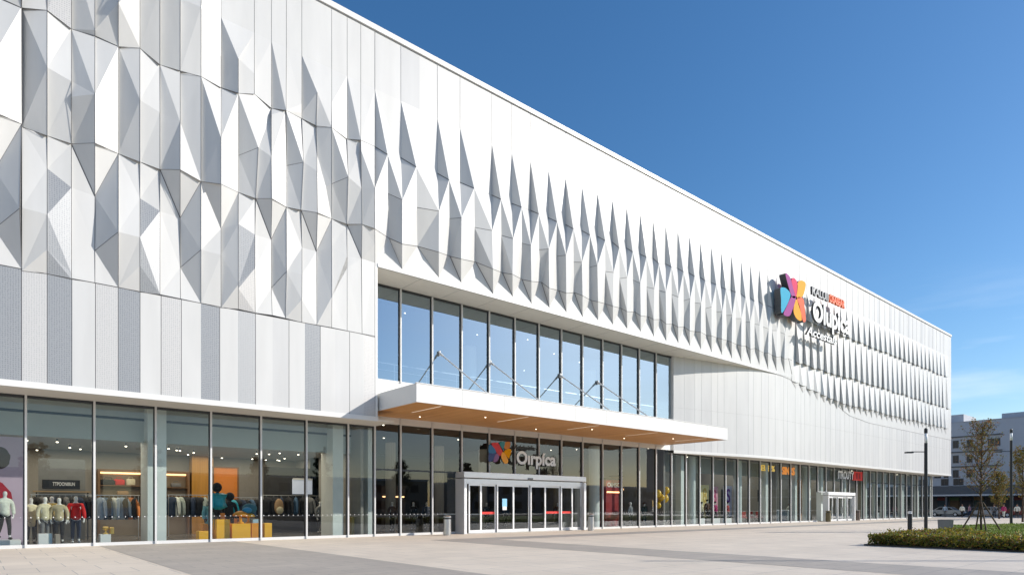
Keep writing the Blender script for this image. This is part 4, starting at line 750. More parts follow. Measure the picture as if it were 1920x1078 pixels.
figure('mannequin',P(600,4.0),.3,'mannequin in a grey vest beside the navy parka',GRY,BLK,BLK,None,None,sc=1.0)
b=MB(); b.bbox(atx(660,1.2),atx(671,1.2),1.2,1.6,.035,.95,mat('pedestal_straw',(.55,.42,.16),.6),.01); tag(b.build('pedestal'),'straw yellow pedestal in the corner window','pedestal')
b=MB(); x=atx(658,2.4); b.bbox(x-.25,x+.2,2.4,2.6,1.25,2.0,DEN,.03); tag(b.build('folded_clothes'),'stack of folded blue denim in the corner window','clothes')
# entrance hall
for i,(px,y,j,lab) in enumerate([(735,4,BRN,'brown'),(775,5,BLK,'black'),(800,6,NVY,'navy'),(912,6,BLK,'black'),(948,7,NVY,'navy'),(985,6,GRY,'grey'),(1010,8,BLK,'black'),(1045,6,BRN,'brown')]):
    figure('mannequin',P(px,y),rr.uniform(-.6,.6),'%s dressed mannequin standing %s in the dark entrance hall'%(lab,['by the left hall windows','second from the left hall corner','beside the portal side','behind the first sliding door','behind the second sliding door','behind the middle sliding doors','deep behind the middle doors','behind the right sliding doors'][i]),j,BLK,BLK,None,None,sc=1.0)
def kiosk(px0,px1,y,z,m,label,text=None,tm=None):
    x0,x1=atx(px0,y),atx(px1,y); o=empty('shop_kiosk',((x0+x1)/2,y,.03),label,'kiosk'); b=MB(); b.bbox(x0,x1,y,y+1.2,.03,z,m,.02); b.build('kiosk_wall',o); b=MB(); b.box(x0-.1,x1+.1,y-.1,y+1.3,z,z+.12,DARKW); b.build('kiosk_top',o); b=MB(); b.box(x0+.1,x1-.1,y-.02,y,z*.72,z*.75,LEDW); b.build('light_strip',o)
    if text: bold_text('lettering',text,x0+.15,x1-.15,z*.84,z*.94,y-.005,.02,tm or SW,o)
    return o
REDW=mat('kiosk_red',(.35,.008,.012),.5,var=.05); BRW=mat('kiosk_brown',(.22,.08,.02),.5)
kiosk(1136,1165,2.8,3.5,REDW,'red kiosk with a white text band right of the portal','OIMSO'); kiosk(1167,1212,4.5,3.9,BRW,'brown orange kiosk between the red kiosk and the balloons','SISSAIR')
kiosk(905,960,16,3.2,BRW,'brown lit kiosk far behind the left sliding doors'); kiosk(990,1050,16,3.2,BRW,'brown lit kiosk far behind the right sliding doors'); kiosk(715,760,12,3.0,mat('kiosk_dark',(.07,.04,.03),.5),'dark brown kiosk far behind the left hall windows')
CTR=mat('counter_dark',(.06,.05,.045),.5)
for px,y,lab in((886,2.6,'dark counter left of the first sliding door'),(1062,3,'dark counter behind the last sliding door'),(845,3.4,'dark counter beside the portal side wall')):
    x=atx(px,y); o=empty('shop_counter',(x,y,.03),lab,'counter'); b=MB(); b.bbox(x-.5,x+.5,y,y+.6,.03,1.0,CTR,.02); b.build('counter_body',o); b=MB(); b.bbox(x-.55,x+.55,y-.05,y+.65,1.0,1.06,WHITE,.01); b.build('counter_top',o)
figure('mannequin',P(1182,1.7),.1,'mannequin with a white cap in a black and white jacket beside the red kiosk',cloth('check',(.22,.24,.26)),BLK,BLK,(SHW,False),None)
figure('mannequin',P(1208,1.8),-.2,'mannequin in a dark green parka left of the balloons',cloth('darkgreen',(.03,.05,.035)),NVY,BLK,(BRN,False),None,fat=1.1)
bl=empty('balloon_cluster',P(1238,.75,1.4),'cluster of glossy yellow balloons above a planter','balloons'); YBAL=mat('balloon_yellow',(.85,.5,.01),.25,coat=.5)
for k,(px,py,r) in enumerate([(1233,925,.30),(1249,919,.27),(1240,932,.27),(1246,934,.32),(1234,947,.24),(1238,940,.2)]):
    p=at(px,py,.7+.06*k); b=MB(); b.ball(p,r,r,r*1.12,YBAL,14,9); b.build('balloon',bl,True)
b=MB(); q=P(1238,1.3); b.tube((q[0],1.4,.5),(q[0],1.5,2.3),.02,STEEL); b.build('pole',bl)
pl=empty('planter_pot',P(1240,1.3),'pale pot with a dark leafy plant under the balloons','planter'); b=MB(); b.lathe(P(1240,1.3),[(.22,0),(.3,.5),(.27,.5)],WHITE,14); b.build('pot',pl)
LEAFD=mat('leaf_dark',(.025,.05,.02),.6,var=.3)
b=MB(); 
for i in range(90):
    a=rr.uniform(0,6.28); h=rr.uniform(.5,1.2); r0=rr.uniform(.05,.35); p=Vector((q[0]+.05+r0*math.cos(a),1.3+r0*math.sin(a),h)); d=Vector((math.cos(a)*.12,math.sin(a)*.12,.12)); s_=Vector((-math.sin(a)*.04,math.cos(a)*.04,0)); b.poly([p-s_,p+d*.5-s_*1.5,p+d,p+d*.5+s_*1.5],LEAFD)
b.build('leaves',pl)
# right hand shop posters, plinths, mannequins
def poster(px0,px1,y,z0,z1,m,m2,label,txt):
    x0,x1=atx(px0,y),atx(px1,y); o=empty('poster_stand',((x0+x1)/2,y,.03),label,'poster'); b=MB(); b.box(x0,x1,y,y+.06,z0,z1,m); b.box(x0+.05,x0+.1,y+.06,y+.3,.03,z1-.3,ALUD); b.box(x1-.1,x1-.05,y+.06,y+.3,.03,z1-.3,ALUD); b.build('board',o)
    bold_text('lettering',txt,x0+(x1-x0)*.3,x1-(x1-x0)*.25,z0+(z1-z0)*.45,z1-.25,y-.002,.006,m2,o)
poster(1313,1329,1.6,.6,3.3,mat('poster_yellow',(.72,.62,.30),.7,var=.1),MUST,'yellow poster board in the right shopfront','8'); poster(1334,1346,1.6,.6,3.2,mat('poster_pink',(.6,.3,.36),.7,var=.1),MAG,'pink poster board between the yellow and lilac ones','B'); poster(1357,1373,1.6,.6,3.3,mat('poster_lilac',(.6,.6,.75),.7,var=.06),cloth('violet',(.16,.04,.28)),'pale lilac poster board with violet writing','S')
for px0,px1,lab in((1312,1322,'white plinth before the yellow poster'),(1334,1350,'white plinth before the pink poster'),(1356,1372,'white plinth before the lilac poster')): crate(px0,px1,971,984,.8,WHITE,lab,.5,'display_plinth','plinth')
def zpl(px): return at(px,971,.8).z
figure('mannequin',(atx(1316,1.0),1.0,zpl(1316)-.35),.3,'mannequin in a cream and black outfit before the yellow poster',CREAM,BLK,BLK,(BLK,False),None,sc=.95); figure('mannequin',(atx(1326,1.3),1.3,.3),-.2,'mannequin in dark brown before the yellow poster edge',BRN,BLK,BLK,(BLK,False),None,sc=1.0)
figure('mannequin',(atx(1341,1.0),1.0,zpl(1341)-.35),0,'mannequin in a magenta jacket before the pink poster',MAG,BLK,BLK,(BLK,False),None,sc=.98); figure('mannequin',(atx(1364,1.0),1.0,zpl(1364)-.35),.1,'mannequin in red and black before the lilac poster',cloth('brick',(.4,.05,.05)),GRY,BLK,(BLK,False),None,sc=.98)
# cafe: chairs, tables, counter
def chair(x,y,m,label,rz=0,group='cafe chairs behind the right glass'):
    o=empty('cafe_chair',(x,y,.03),label,'chair',group,rz); b=MB(); b.bbox(-.24,.24,-.24,.24,.42,.5,m,.02); obj('seat',b.mesh('seat'),o,False); b=MB(); b.bbox(-.24,.24,.2,.26,.5,1.0,m,.02); obj('backrest',b.mesh('backrest'),o,False)
    for sx in(-.2,.2):
        for sy in(-.2,.2): b=MB(); b.tube((sx,sy,.42),(sx*1.1,sy*1.1,0),.02,BLACK,n=5); obj('leg',b.mesh('leg'),o,False)
CHR=mat('chair_red',(.45,.06,.04),.6,var=.08)
for px,y,lab in((1398,1.2,'red cafe chair nearest the lilac poster'),(1410,1.6,'red cafe chair second from the lilac poster'),(1424,1.1,'red cafe chair under the blue screen'),(1433,1.8,'red cafe chair right of the blue screen')): chair(atx(px,y),y,CHR,lab,rr.uniform(-1,1))
def table(px,y,label):
    x=atx(px,y); o=empty('cafe_table',(x,y,.03),label,'table'); b=MB(); b.lathe((x,y,.73),[(.42,0),(.42,.03)],WHITE,18); b.build('tabletop',o); b=MB(); b.lathe((x,y,.03),[(.25,0),(.24,.02),(.04,.04),(.035,.7)],STEEL,12); b.build('leg',o)
for px,y,l in((1404,1.4,'round white table between the red chairs'),(1448,1.6,'round white table beside the counter'),(1490,2,'round white table right of the counter'),(1650,1.6,'round white table by the far right glass'),(1675,1.6,'round white table near the building corner')): table(px,y,l)
x=atx(1468,1.4); o=empty('serving_counter',(x,1.4,.03),'grey serving counter with a white top behind the orange letters','counter'); b=MB(); b.bbox(x-1.6,x+1.6,1.4,2.2,.03,1.1,mat('counter_grey',(.2,.23,.25),.5),.02); b.build('counter_body',o); b=MB(); b.bbox(x-1.7,x+1.7,1.35,2.25,1.1,1.18,WHITE,.01); b.build('counter_top',o)
p0,p1=at(1422,918,2.4),at(1434,940,2.4); o=empty('menu_screen',(p0.x,2.4,p1.z),'blue hanging screen over the red chairs','screen'); b=MB(); b.bbox(p0.x,p1.x,2.4,2.5,p1.z,p0.z,BLACK,.01); b.build('casing',o); b=MB(); b.box(p0.x+.05,p1.x-.05,2.39,2.4,p1.z+.05,p0.z-.05,mat('screen_blue',(.05,.2,.6),.4,emit=(.08,.3,.9),estr=.8)); b.build('display',o); b=MB(); b.tube((p0.x+.4,2.45,p0.z),(p0.x+.4,2.45,5.6),.03,BLACK); b.build('bracket',o)
for px,y,j,lab in((1447,3,GRY,'person in a grey top standing behind the round table'),(1480,3.2,WHT,'person in a white top behind the serving counter')): figure('person',P(px,y),rr.uniform(-.5,.5),lab,j,BLK,BLK,(BRN,False))
b=MB(); x=atx(1500,4); b.box(x-1.2,x+1.4,4,4.2,.03,4.4,mat('brick_wall_tan',(.35,.2,.11),.8,var=.2)); tag(b.build('interior_partition'),'tan brick partition left of the slim round column','partition')
for px,lab in((1607,'left of the pair of white pots in the far shop'),(1643,'right of the pair of white pots in the far shop')):
    b=MB(); b.lathe(P(px,1.0),[(.25,0),(.32,.75),(.3,.75)],WHITE,14); tag(b.build('floor_pot'),'white floor pot, '+lab,'pot')

# ------------------------------------------------------------------ plaza
PAVE=pavemat('paving_light',(.72,.625,.515),(.675,.585,.485),(.38,.355,.33),1.2,1.2); PAVD=pavemat('paving_grey',(.44,.39,.335),(.40,.355,.31),(.23,.22,.215),1.2,.6)
b=MB(); b.poly([(-1500,-1500,0),(2500,-1500,0),(2500,2500,0),(-1500,2500,0)],PAVE); struct(b.build('plaza_ground'))
b=MB(); b.poly([(3.7,-120,.004),(8.7,-120,.004),(8.7,-.14,.004),(3.7,-.14,.004)],PAVD); struct(b.build('paving_band'))
b=MB(); b.poly([(15.7,-120,.004),(18.25,-120,.004),(18.25,-4.7,.004),(15.7,-4.7,.004)],PAVD); struct(b.build('paving_band'))
b=MB(); b.poly([(18.25,-6.4,.004),(110,-6.4,.004),(110,-4.7,.004),(18.25,-4.7,.004)],pavemat('paving_shade_beige',(.40,.37,.335),(.37,.345,.315),(.25,.23,.21),.6,.6)); struct(b.build('shade_strip'))  # darker beige paints the canopy's shade onto the paving
ASPH=mat('asphalt',(.055,.055,.058),.85,var=.15,scale=2,bump=.2,bscale=30)
b=MB(); b.poly([(112,-200,.004),(121,-200,.004),(121,200,.004),(112,200,.004)],ASPH); struct(b.build('road'))
b=MB(); 
for i in range(40): b.box(116.4,116.6,-100+i*5,-97.5+i*5,.006,.009,WHITE)
struct(b.build('road_marking'))
b=MB(); b.box(121,121.2,-200,200,0,.13,mat('kerb_stone',(.35,.34,.33),.8)); b.box(111.8,112,-200,200,0,.06,mat('kerb_stone_b',(.35,.34,.33),.8)); struct(b.build('road_kerb'))
# planted bed: hedge, lawn, soil
HX0,HY1=26.4,-19.0
SOIL=mat('soil',(.06,.04,.025),.95,var=.3,bump=.4,bscale=20); LAWN=mat('lawn_green',(.20,.25,.03),.9,var=.35,scale=6)
b=MB(); b.prism([(HX0-.15,-60,0),(85,-60,0),(85,-18.5,0),(67,-15.7,0),(55,-13.7,0),(36,HY1+.05,0),(HX0-.15,HY1+.1,0)],(0,0,.05),SOIL); struct(b.build('planting_bed'))
lx0,lx1,ly0,ly1=31.0,80,-45,-13.9
def lawn_top(x): return -19.2+(x-36)*.284 if 36<x<55 else (-13.8-(x-55)*.165 if x>=55 else HY1-.8)
b=MB(); N=24
for i in range(N):
    for j in range(N):
        lt=lawn_top(lx0+(lx1-lx0)*(i+.5)/N)
        xa,xb=lx0+(lx1-lx0)*i/N,lx0+(lx1-lx0)*(i+1)/N; ya,yb=ly0+(lt-ly0)*j/N,ly0+(lt-ly0)*(j+1)/N
        h=lambda x,y:.08+.03*math.sin(x*1.3)+.03*math.cos(y*.9)
        b.poly([(xa,ya,h(xa,ya)),(xb,ya,h(xb,ya)),(xb,yb,h(xb,yb)),(xa,yb,h(xa,yb))],LAWN)
struct(b.build('lawn',None,True))
GR=[mat('grass_a',(.24,.31,.035),.8,var=.3),mat('grass_b',(.30,.34,.05),.8,var=.3),mat('grass_c',(.15,.21,.03),.8,var=.3)]
b=MB(); r_=random.Random(21)
for i in range(22000):
    x=r_.uniform(lx0,78); y=lawn_top(x)-abs(r_.gauss(0,5)); a=r_.uniform(0,6.28); h=r_.uniform(.06,.14); w=.02; z=.06+.03*math.sin(x*1.3)+.03*math.cos(y*.9)
    dx,dy=math.cos(a)*w,math.sin(a)*w; l=r_.uniform(-.03,.03)
    b.poly([(x-dx,y-dy,z),(x+dx,y+dy,z),(x+l,y+l,z+h)],GR[i%3])
o=b.build('grass'); o['kind']='stuff'; tag(o,'short green lawn grass behind the hedge','grass')
def leaf_quad(b,p,rr_,size,m,up=.3):
    d=Vector((rr_.gauss(0,1),rr_.gauss(0,1),rr_.gauss(up,1))).normalized(); s=d.orthogonal().normalized(); s=(Matrix.Rotation(rr_.uniform(0,6.28),3,d)@s)
    L=size*rr_.uniform(.7,1.3); w=L*.32
    n=d.cross(s)*(L*.08)
    b.poly([p,p+d*L*.5+s*w+n,p+d*L],m); b.poly([p,p+d*L,p+d*L*.5-s*w+n],m)
HL=[leafmat('hedge_leaf_olive',(.18,.175,.022),.55,var=.3),leafmat('hedge_leaf_green',(.105,.135,.022),.55,var=.3),leafmat('hedge_leaf_yellow',(.36,.26,.035),.55,var=.3),leafmat('hedge_leaf_russet',(.20,.085,.03),.55,var=.3),leafmat('hedge_leaf_dark',(.045,.06,.016),.55,var=.3)]
hd=empty('hedge',(HX0+2,-24,.05),'low clipped hedge of olive and russet leaves edging the planted bed','hedge')
r_=random.Random(33); b=MB()
def hedge_h(x,y): return .40+.06*math.sin(x*2.3+y)+.05*math.sin(y*3.1)+.04*math.sin(x*7+y*5)
def put(x,y,z,s=.085):
    k=r_.random(); leaf_quad(b,Vector((x,y,z)),r_,s,HL[0 if k<.34 else 1 if k<.55 else 2 if k<.74 else 3 if k<.87 else 4],.6)
def infront(x,y):
    # hedge: a strip 2.6 m deep along the west edge and 2.2 m along the north edge
    return (x<HX0+3.2+.25*math.sin(y)) or (y>HY1-1.4 and x<36)
for i in range(17000):
    x=r_.uniform(HX0,HX0+3.6) if i%3 else r_.uniform(HX0,36); y=r_.uniform(-31,HY1) if i%3 else r_.uniform(HY1-1.4,HY1)
    if not infront(x,y): continue
    h=hedge_h(x,y); put(x,y,h-abs(r_.gauss(0,.07)))
for i in range(6500):
    y=r_.uniform(-31,HY1); x=HX0+abs(r_.gauss(0,.10))+.06*math.sin(y*4); put(x,y,r_.uniform(.06,.42))
for i in range(2500):
    x=r_.uniform(HX0,33); y=HY1-abs(r_.gauss(0,.35)); put(x,y,r_.uniform(.08,.42))
for i in range(260):
    x=r_.uniform(HX0,HX0+3.4); y=r_.uniform(-31,HY1)
    for q in range(4): put(x,y,hedge_h(x,y)+.03+.035*q,.075)
b.build('foliage',hd)
b=MB()
for i in range(300):
    x=r_.uniform(HX0+.1,HX0+3.2); y=r_.uniform(-30,HY1-.1); b.tube((x,y,.05),(x+r_.uniform(-.1,.1),y+r_.uniform(-.1,.1),.38),.008,BRN,n=4,cap=False)
b.build('twigs',hd)
# unseen dark core that shades the inside of the hedge
b=MB(); b.bbox(HX0+.3,HX0+3.0,-31,HY1-.3,.05,.27,mat('hedge_core',(.02,.024,.01),.9,var=.3),.08); b.build('shade_core',hd)
# ------------------------------------------------------------------ trees
BARK=mat('bark',(.075,.05,.035),.9,var=.3,scale=20,bump=.5,bscale=30)
def tree(name,loc,h,label,leafs,seed,cw=1.7,zb=.34,dens=1.0,lsize=.09,nb=34,group=None,trunk=.06,up=.9):
    r=random.Random(seed); o=empty(name,loc,label,'tree',group); L=Vector(loc)
    t=MB(); tips=[]
    pts=[]; n=9
    for i in range(n+1): f=i/n; pts.append(L+Vector((.06*h*.1*math.sin(f*5+seed),.06*h*.1*math.cos(f*4+seed)-.006*h,f*h)))
    t.path(pts,[trunk*(1-.92*i/n)+.006 for i in range(n+1)],BARK,7)
    for k in range(nb):
        f=zb+(1-zb)*(k/nb)**1.05*.93; a=k*2.4+r.uniform(-.4,.4); env=math.sin(min(1,(1-f)/(1-zb)*1.15+.05)*math.pi/2)*(.55+.45*min(1,(f-zb)/.12+.3))
        ln=cw*env*r.uniform(.6,1.1)+.15; i0=min(n-1,int(f*n)); p=pts[i0].lerp(pts[i0+1],f*n-i0)
        d=Vector((math.cos(a),math.sin(a),up*r.uniform(.7,1.3))).normalized(); q=p; rad_=trunk*.35*(1-f)+.008
        prev=p; segs=4
        for s_ in range(segs):
            d=(d+Vector((r.gauss(0,.13),r.gauss(0,.13),.10))).normalized(); q=prev+d*ln/segs; t.tube(prev,q,rad_*(1-s_/segs)+.004,BARK,rad_*(1-(s_+1)/segs)+.004,n=4,cap=False)
            if s_>0:
                for u in range(2):
                    dd=(d+Vector((r.gauss(0,.6),r.gauss(0,.6),r.gauss(.1,.4)))).normalized(); e=prev.lerp(q,r.random()); e2=e+dd*ln*.33*r.uniform(.5,1); t.tube(e,e2,.006,BARK,.003,n=3,cap=False); tips.append((e,e2))
            tips.append((prev,q)); prev=q
    t.build('trunk',o,True)
    b=MB()
    for e,e2 in tips:
        c=dens*r.choice([0.3,1,1,1.6]);
        for i in range(int(c*6+r.random())):
            p=e.lerp(e2,r.random())+Vector((r.gauss(0,.07),r.gauss(0,.07),r.gauss(0,.06)))*(h/6.5)
            leaf_quad(b,p,r,lsize,leafs[min(len(leafs)-1,int(r.random()**1.2*len(leafs)))],.0)
    b.build('crown',o); return o
TL=[leafmat('tree_leaf_olive',(.15,.13,.035),.6,var=.35),leafmat('tree_leaf_russet',(.20,.105,.035),.6,var=.35),leafmat('tree_leaf_brown',(.16,.075,.03),.6,var=.35),leafmat('tree_leaf_green',(.09,.105,.026),.6,var=.35)]
tp=ground(1839,997)
tree('young_tree',(tp.x,tp.y,.05),6.5,'slim young tree with sparse olive and russet leaves held by wooden stakes',TL,5,1.75,.32,.85,.10,50)
st=empty('tree_stakes',(tp.x,tp.y,.05),'wooden stake frame propping the slim young tree','stakes'); STK=mat('stake_wood',(.085,.055,.035),.85,var=.2)
for k in range(4):
    a=k*math.pi/2+.5; b=MB(); b.tube((tp.x+1.0*math.cos(a),tp.y+1.0*math.sin(a),.03),(tp.x+.10*math.cos(a),tp.y+.10*math.sin(a),1.75),.045,STK,.04,n=7); b.build('stake',st)
b=MB(); 
for k in range(4):
    a=k*math.pi/2+.5; a2=a+math.pi/2; b.tube((tp.x+.5*math.cos(a),tp.y+.5*math.sin(a),1.0),(tp.x+.5*math.cos(a2),tp.y+.5*math.sin(a2),1.0),.022,STK,n=6)
b.build('cross_brace',st)
def cam_pt(px,Z): 
    u=(px-960)/1200; return Vector((Z*(FX+u*FY),-29+Z*(FY-u*FX),0))
TL2=[leafmat('far_leaf_amber',(.20,.125,.03),.7,var=.35),leafmat('far_leaf_olive',(.16,.13,.03),.7,var=.35),leafmat('far_leaf_green',(.10,.12,.03),.7,var=.35)]
p=cam_pt(1916,62); tree('autumn_tree',p,7.2,'amber and olive tree at the right edge beyond the lawn',TL2,8,2.2,.3,.8,.17,40,trunk=.09)
p=cam_pt(1872,78); tree('autumn_tree',p,5.6,'bushy amber tree behind the second lamp post',TL2,9,2.2,.25,1.1,.18,36,trunk=.09)
p=cam_pt(1955,70); tree('autumn_tree',p,7.5,'tall amber tree just past the right edge',TL2,10,2.3,.3,1.2,.2,36,trunk=.09)
# ------------------------------------------------------------------ lamps, bollard, bins, bench
FROST=mat('lamp_frosted',(.86,.86,.88),.4)
AR=Vector((-FY,FX,0))
def lamp(loc,h,ah,label,head=True):
    o=empty('street_lamp',(loc.x,loc.y,0),label,'street lamp','street lamps on the plaza'); x,y=loc.x,loc.y
    b=MB(); b.lathe((x,y,0),[(.16,0),(.16,.03),(.105,.05),(.10,.4),(.095,h-.95)],BLACK,14); b.build('pole',o,False)
    b=MB(); b.lathe((x,y,h-.95),[(.085,0),(.085,.62)],FROST,14); b.build('lamp_head',o,True); b=MB(); b.lathe((x,y,h-.33),[(.1,0),(.1,.26),(.06,.33)],BLACK,14); b.build('lamp_cap',o)
    a=Vector((x,y,ah)); e=a+AR*.9; b=MB(); b.tube(a,e,.03,BLACK,n=6); b.build('arm',o)
    f=MB(); s=AR.cross(Vector((0,0,1)))*.13; c0,c1=e-AR*.05,e+AR*.38
    f.prism([c0-s,c1-s,c1+s,c0+s],(0,0,-.09),BLACK); f.build('floodlight',o)
    return o
lamp(ground(1736,993.5),6.45,4.95,'black lamp post with a side floodlight standing in the hedge')
lamp(ground(1896,983),7.9,6.05,'black lamp post with a side floodlight at the lawn edge behind the young tree')
lamp(Vector((24.6,-26.6,0)),7.0,5.2,'black lamp post nearest the plaza corner of the hedge')
g_=ground(1706,994); o=empty('light_bollard',(g_.x,g_.y,0),'black light bollard with a pale ring left of the lamp post','bollard')
b=MB(); b.lathe((g_.x,g_.y,0),[(.13,0),(.13,1.05)],BLACK,16); b.build('post',o); b=MB(); b.lathe((g_.x,g_.y,1.05),[(.12,0),(.12,.08)],FROST,16); b.build('light_ring',o); b=MB(); b.lathe((g_.x,g_.y,1.13),[(.14,0),(.14,.05),(.05,.07)],ALU,16); b.build('cap',o)
g_=ground(1773,996); o=empty('stone_planter',(g_.x,g_.y,0),'grey tapered stone box between the hedge and the lawn','planter')
ST=mat('stone_warm',(.30,.275,.25),.85,var=.08,bump=.2); b=MB(); 
bm=bmesh.new(); bmesh.ops.create_cube(bm,size=1)
for v in bm.verts: k=.40 if v.co.z>0 else .35; v.co=(v.co.x*2*k,v.co.y*2*k,(v.co.z+.5)*.72)
bmesh.ops.bevel(bm,geom=bm.edges[:],offset=.02,segments=2,affect='EDGES'); bmesh.ops.rotate(bm,verts=bm.verts,cent=(0,0,0),matrix=Matrix.Rotation(.25,3,'Z')); bmesh.ops.translate(bm,verts=bm.verts,vec=(g_.x,g_.y,0)); b.addbm(bm,ST); b.build('stone_body',o)
b=MB(); b.lathe((g_.x,g_.y,.716),[(.27,0),(.27,.006)],SOIL,14); b.build('inset',o)
def bin_(px,py,label,h=1.0,r=.19,m=STEEL):
    p=ground(px,py); o=empty('litter_bin',(p.x,p.y,0),label,'litter bin','litter bins along the facade'); b=MB(); b.lathe(p,[(r*.95,0),(r*.95,.03),(r,.05),(r,h*.80)],m,18); b.build('bin_body',o)
    b=MB(); b.lathe((p.x,p.y,h*.80),[(r*.8,0),(r*.8,h*.07)],BLACK,18); b.build('opening',o); b=MB(); b.lathe((p.x,p.y,h*.87),[(r*1.05,0),(r*1.05,h*.06),(r*.8,h*.11),(.03,h*.13)],m,18); b.build('lid',o)
bin_(838.5,1003,'brushed steel litter bin left of the main entrance portal',1.05,.2); bin_(1108,994,'brushed steel litter bin right of the main entrance portal',1.08,.2)
OLV=mat('bin_olive',(.16,.13,.06),.5,var=.1); bin_(1553,977.5,'olive litter bin left of the far white portal',1.1,.24,OLV); bin_(1608,975,'brown litter bin right of the far white portal',1.1,.24,mat('bin_brown',(.14,.10,.08),.5,var=.1))
# ------------------------------------------------------------------ street beyond the mall
WALLG=mat('far_wall_grey',(.46,.475,.51),.85,var=.04,scale=.4); WALLD=mat('far_wall_dark',(.12,.12,.125),.8); FGL=glassmat('far_glass',(.15,.17,.19),.15,.5); FDK=mat('far_window_dark',(.02,.022,.026),.25)
fb=empty('apartment_building',(127,2,0),'long grey four storey building with small dark windows across the street','building')
BX=127.0; HT=15.6
def fz(py,px): # height on the far facade of picture point
    d=ray(px,py); t=BX/d.x; return 1.5+d.z*t
def fy(px): d=ray(px,949); return -29+d.y*(BX/d.x)
b=MB(); b.box(BX,BX+16,-70,60,3.9,HT,WALLG); b.box(BX,BX+16,-70,60,0,.1,WALLD); b.box(BX+3,BX+16,-70,60,.1,3.9,WALLD); b.build('wall',fb)
b=MB(); b.box(BX-.08,BX,-70,60,3.1,5.0,WALLD); b.build('fascia_band',fb)
b=MB(); b.box(BX-2.2,BX,-70,60,3.25,3.5,mat('far_awning',(.6,.6,.62),.6)); b.build('awning',fb)
b=MB(); b.box(BX+2,BX+9,fy(1800),fy(1784)+6,HT,HT+1.6,WALLG); b.box(BX+2,BX+10,fy(1921)-20,fy(1872),HT,HT+1.1,WALLG); b.box(BX-.05,BX+.25,-70,60,HT,HT+.12,mat('far_coping',(.4,.4,.42),.7)); b.build('parapet',fb)
for zz in(13.1,10.55,8.1):
    b=MB(); b.box(BX-.25,BX,fy(1880),60,zz,zz+.16,WALLD); b.build('ledge',fb)
def fwin(px0,px1,z0,z1):
    y1,y0=fy(px0),fy(px1); f=MB(); 
    f.box(BX-.03,BX+.01,y0-.05,y1+.05,z1,z1+.06,WALLD); f.box(BX-.09,BX+.01,y0-.1,y1+.1,z0-.08,z0,WALLG); f.box(BX-.03,BX+.01,y0-.05,y0,z0,z1,WALLD); f.box(BX-.03,BX+.01,y1,y1+.05,z0,z1,WALLD); ym=(y0+y1)/2; f.box(BX-.04,BX+.01,ym-.04,ym+.04,z0,z1,ALUD)
    o=f.build('window',fb); p=MB(); p.box(BX-.012,BX-.004,y0,y1,z0,z1,FDK); p.build('pane',o)
for zz in(11.3,8.8,6.35):
    for a,c in((1752,1764),(1770,1778),(1787,1797),(1813,1823)): fwin(a,c,zz,zz+1.25)
for zz in(11.35,):
    fwin(1853,1864,zz,zz+1.15); fwin(1866,1875,zz,zz+1.15)
for a,c in((1765,1777),(1788,1795),(1798,1808),(1826,1840),(1850,1862),(1880,1894),(1905,1918)): fwin(a,c,5.2 if a>1800 else 5.15,7.0) if False else None
for a,c in((1765,1777),(1787,1797),(1797.5,1808)): fwin(a,c,5.3,6.2) if False else None
for a,c in((1700,1712),(1722,1734),(1765,1778),(1788,1806)): fwin(a,c,5.05,6.15)
# shopfronts under the awning
shc=[(.02,.06,.09),(.12,.07,.03),(.02,.03,.05),(.02,.07,.06),(.01,.01,.012),(.05,.06,.07)]
for i,px in enumerate((1745,1768,1791,1814,1837,1862,1890,1915)):
    y1=fy(px); y0=fy(px+21); b=MB(); b.box(BX+2.9,BX+2.99,y0,y1,.1,2.8,mat('far_shop_%d'%i,shc[i%6],.3,var=.3,scale=.6)); b.box(BX+2.85,BX+2.99,y1-.2,y1,.1,3.2,WALLD); b.box(BX+2.8,BX+2.9,y0,y1-.2,2.55,3.1,mat('far_shop_sign_%d'%i,(.1+.2*(i%3==0),.07+.1*(i%2),.06),.6)); b.build('shopfront',fb)
for k in range(14): b=MB(); b.box(BX-1.9,BX-1.65,-66+9*k,-65.75+9*k,0,3.25,WALLD); b.build('awning_post',fb)
def car(loc,rz,m,label):
    o=empty('parked_car',loc,label,'car','cars parked across the street',rz); b=MB()
    prof=[(-2.15,.35),(-2.2,.62),(-1.95,.86),(-1.25,.95),(-.6,1.42),(.75,1.46),(1.5,1.0),(2.1,.9),(2.2,.6),(2.15,.35)]
    b.prism([(x,-.85,z) for x,z in prof],(0,1.7,0),m); me=b.mesh('body')
    bm=bmesh.new(); bm.from_mesh(me); bmesh.ops.bevel(bm,geom=[e for e in bm.edges if e.calc_face_angle(0)>.3],offset=.06,segments=2,affect='EDGES'); bm.to_mesh(me); bm.free(); obj('body',me,o,False)
    b=MB(); 
    for s in(-.856,.856):
        b.poly([(-1.1,s,.98),(-.58,s,1.36),(.05,s,1.39),(.05,s,.98)],FDK); b.poly([(.13,s,.98),(.13,s,1.39),(.7,s,1.38),(1.25,s,1.02)],FDK)
    b.poly([(-1.24,-.7,.975),(-.64,-.66,1.4),(-.64,.66,1.4),(-1.24,.7,.975)],FDK); b.poly([(1.48,-.7,1.03),(.82,-.66,1.44),(.82,.66,1.44),(1.48,.7,1.03)],FDK); obj('windows',b.mesh('windows'),o,False)
    for x in(-1.35,1.35):
        for s in(-.8,.8):
            b=MB(); b.tube((x,s-.1,.32),(x,s+.1,.32),.32,BLACK,n=16); b.tube((x,s-.11,.32),(x,s+.11,.32),.18,ALU,n=12); obj('wheel',b.mesh('wheel'),o,False)
    for s in(-.6,.6):
        b=MB(); b.box(-2.22,-2.1,s-.18,s+.18,.6,.75,WHITE); obj('headlight',b.mesh('headlight'),o,False); b=MB(); b.box(2.1,2.22,s-.18,s+.18,.65,.8,REDM); obj('tail_light',b.mesh('tail_light'),o,False)
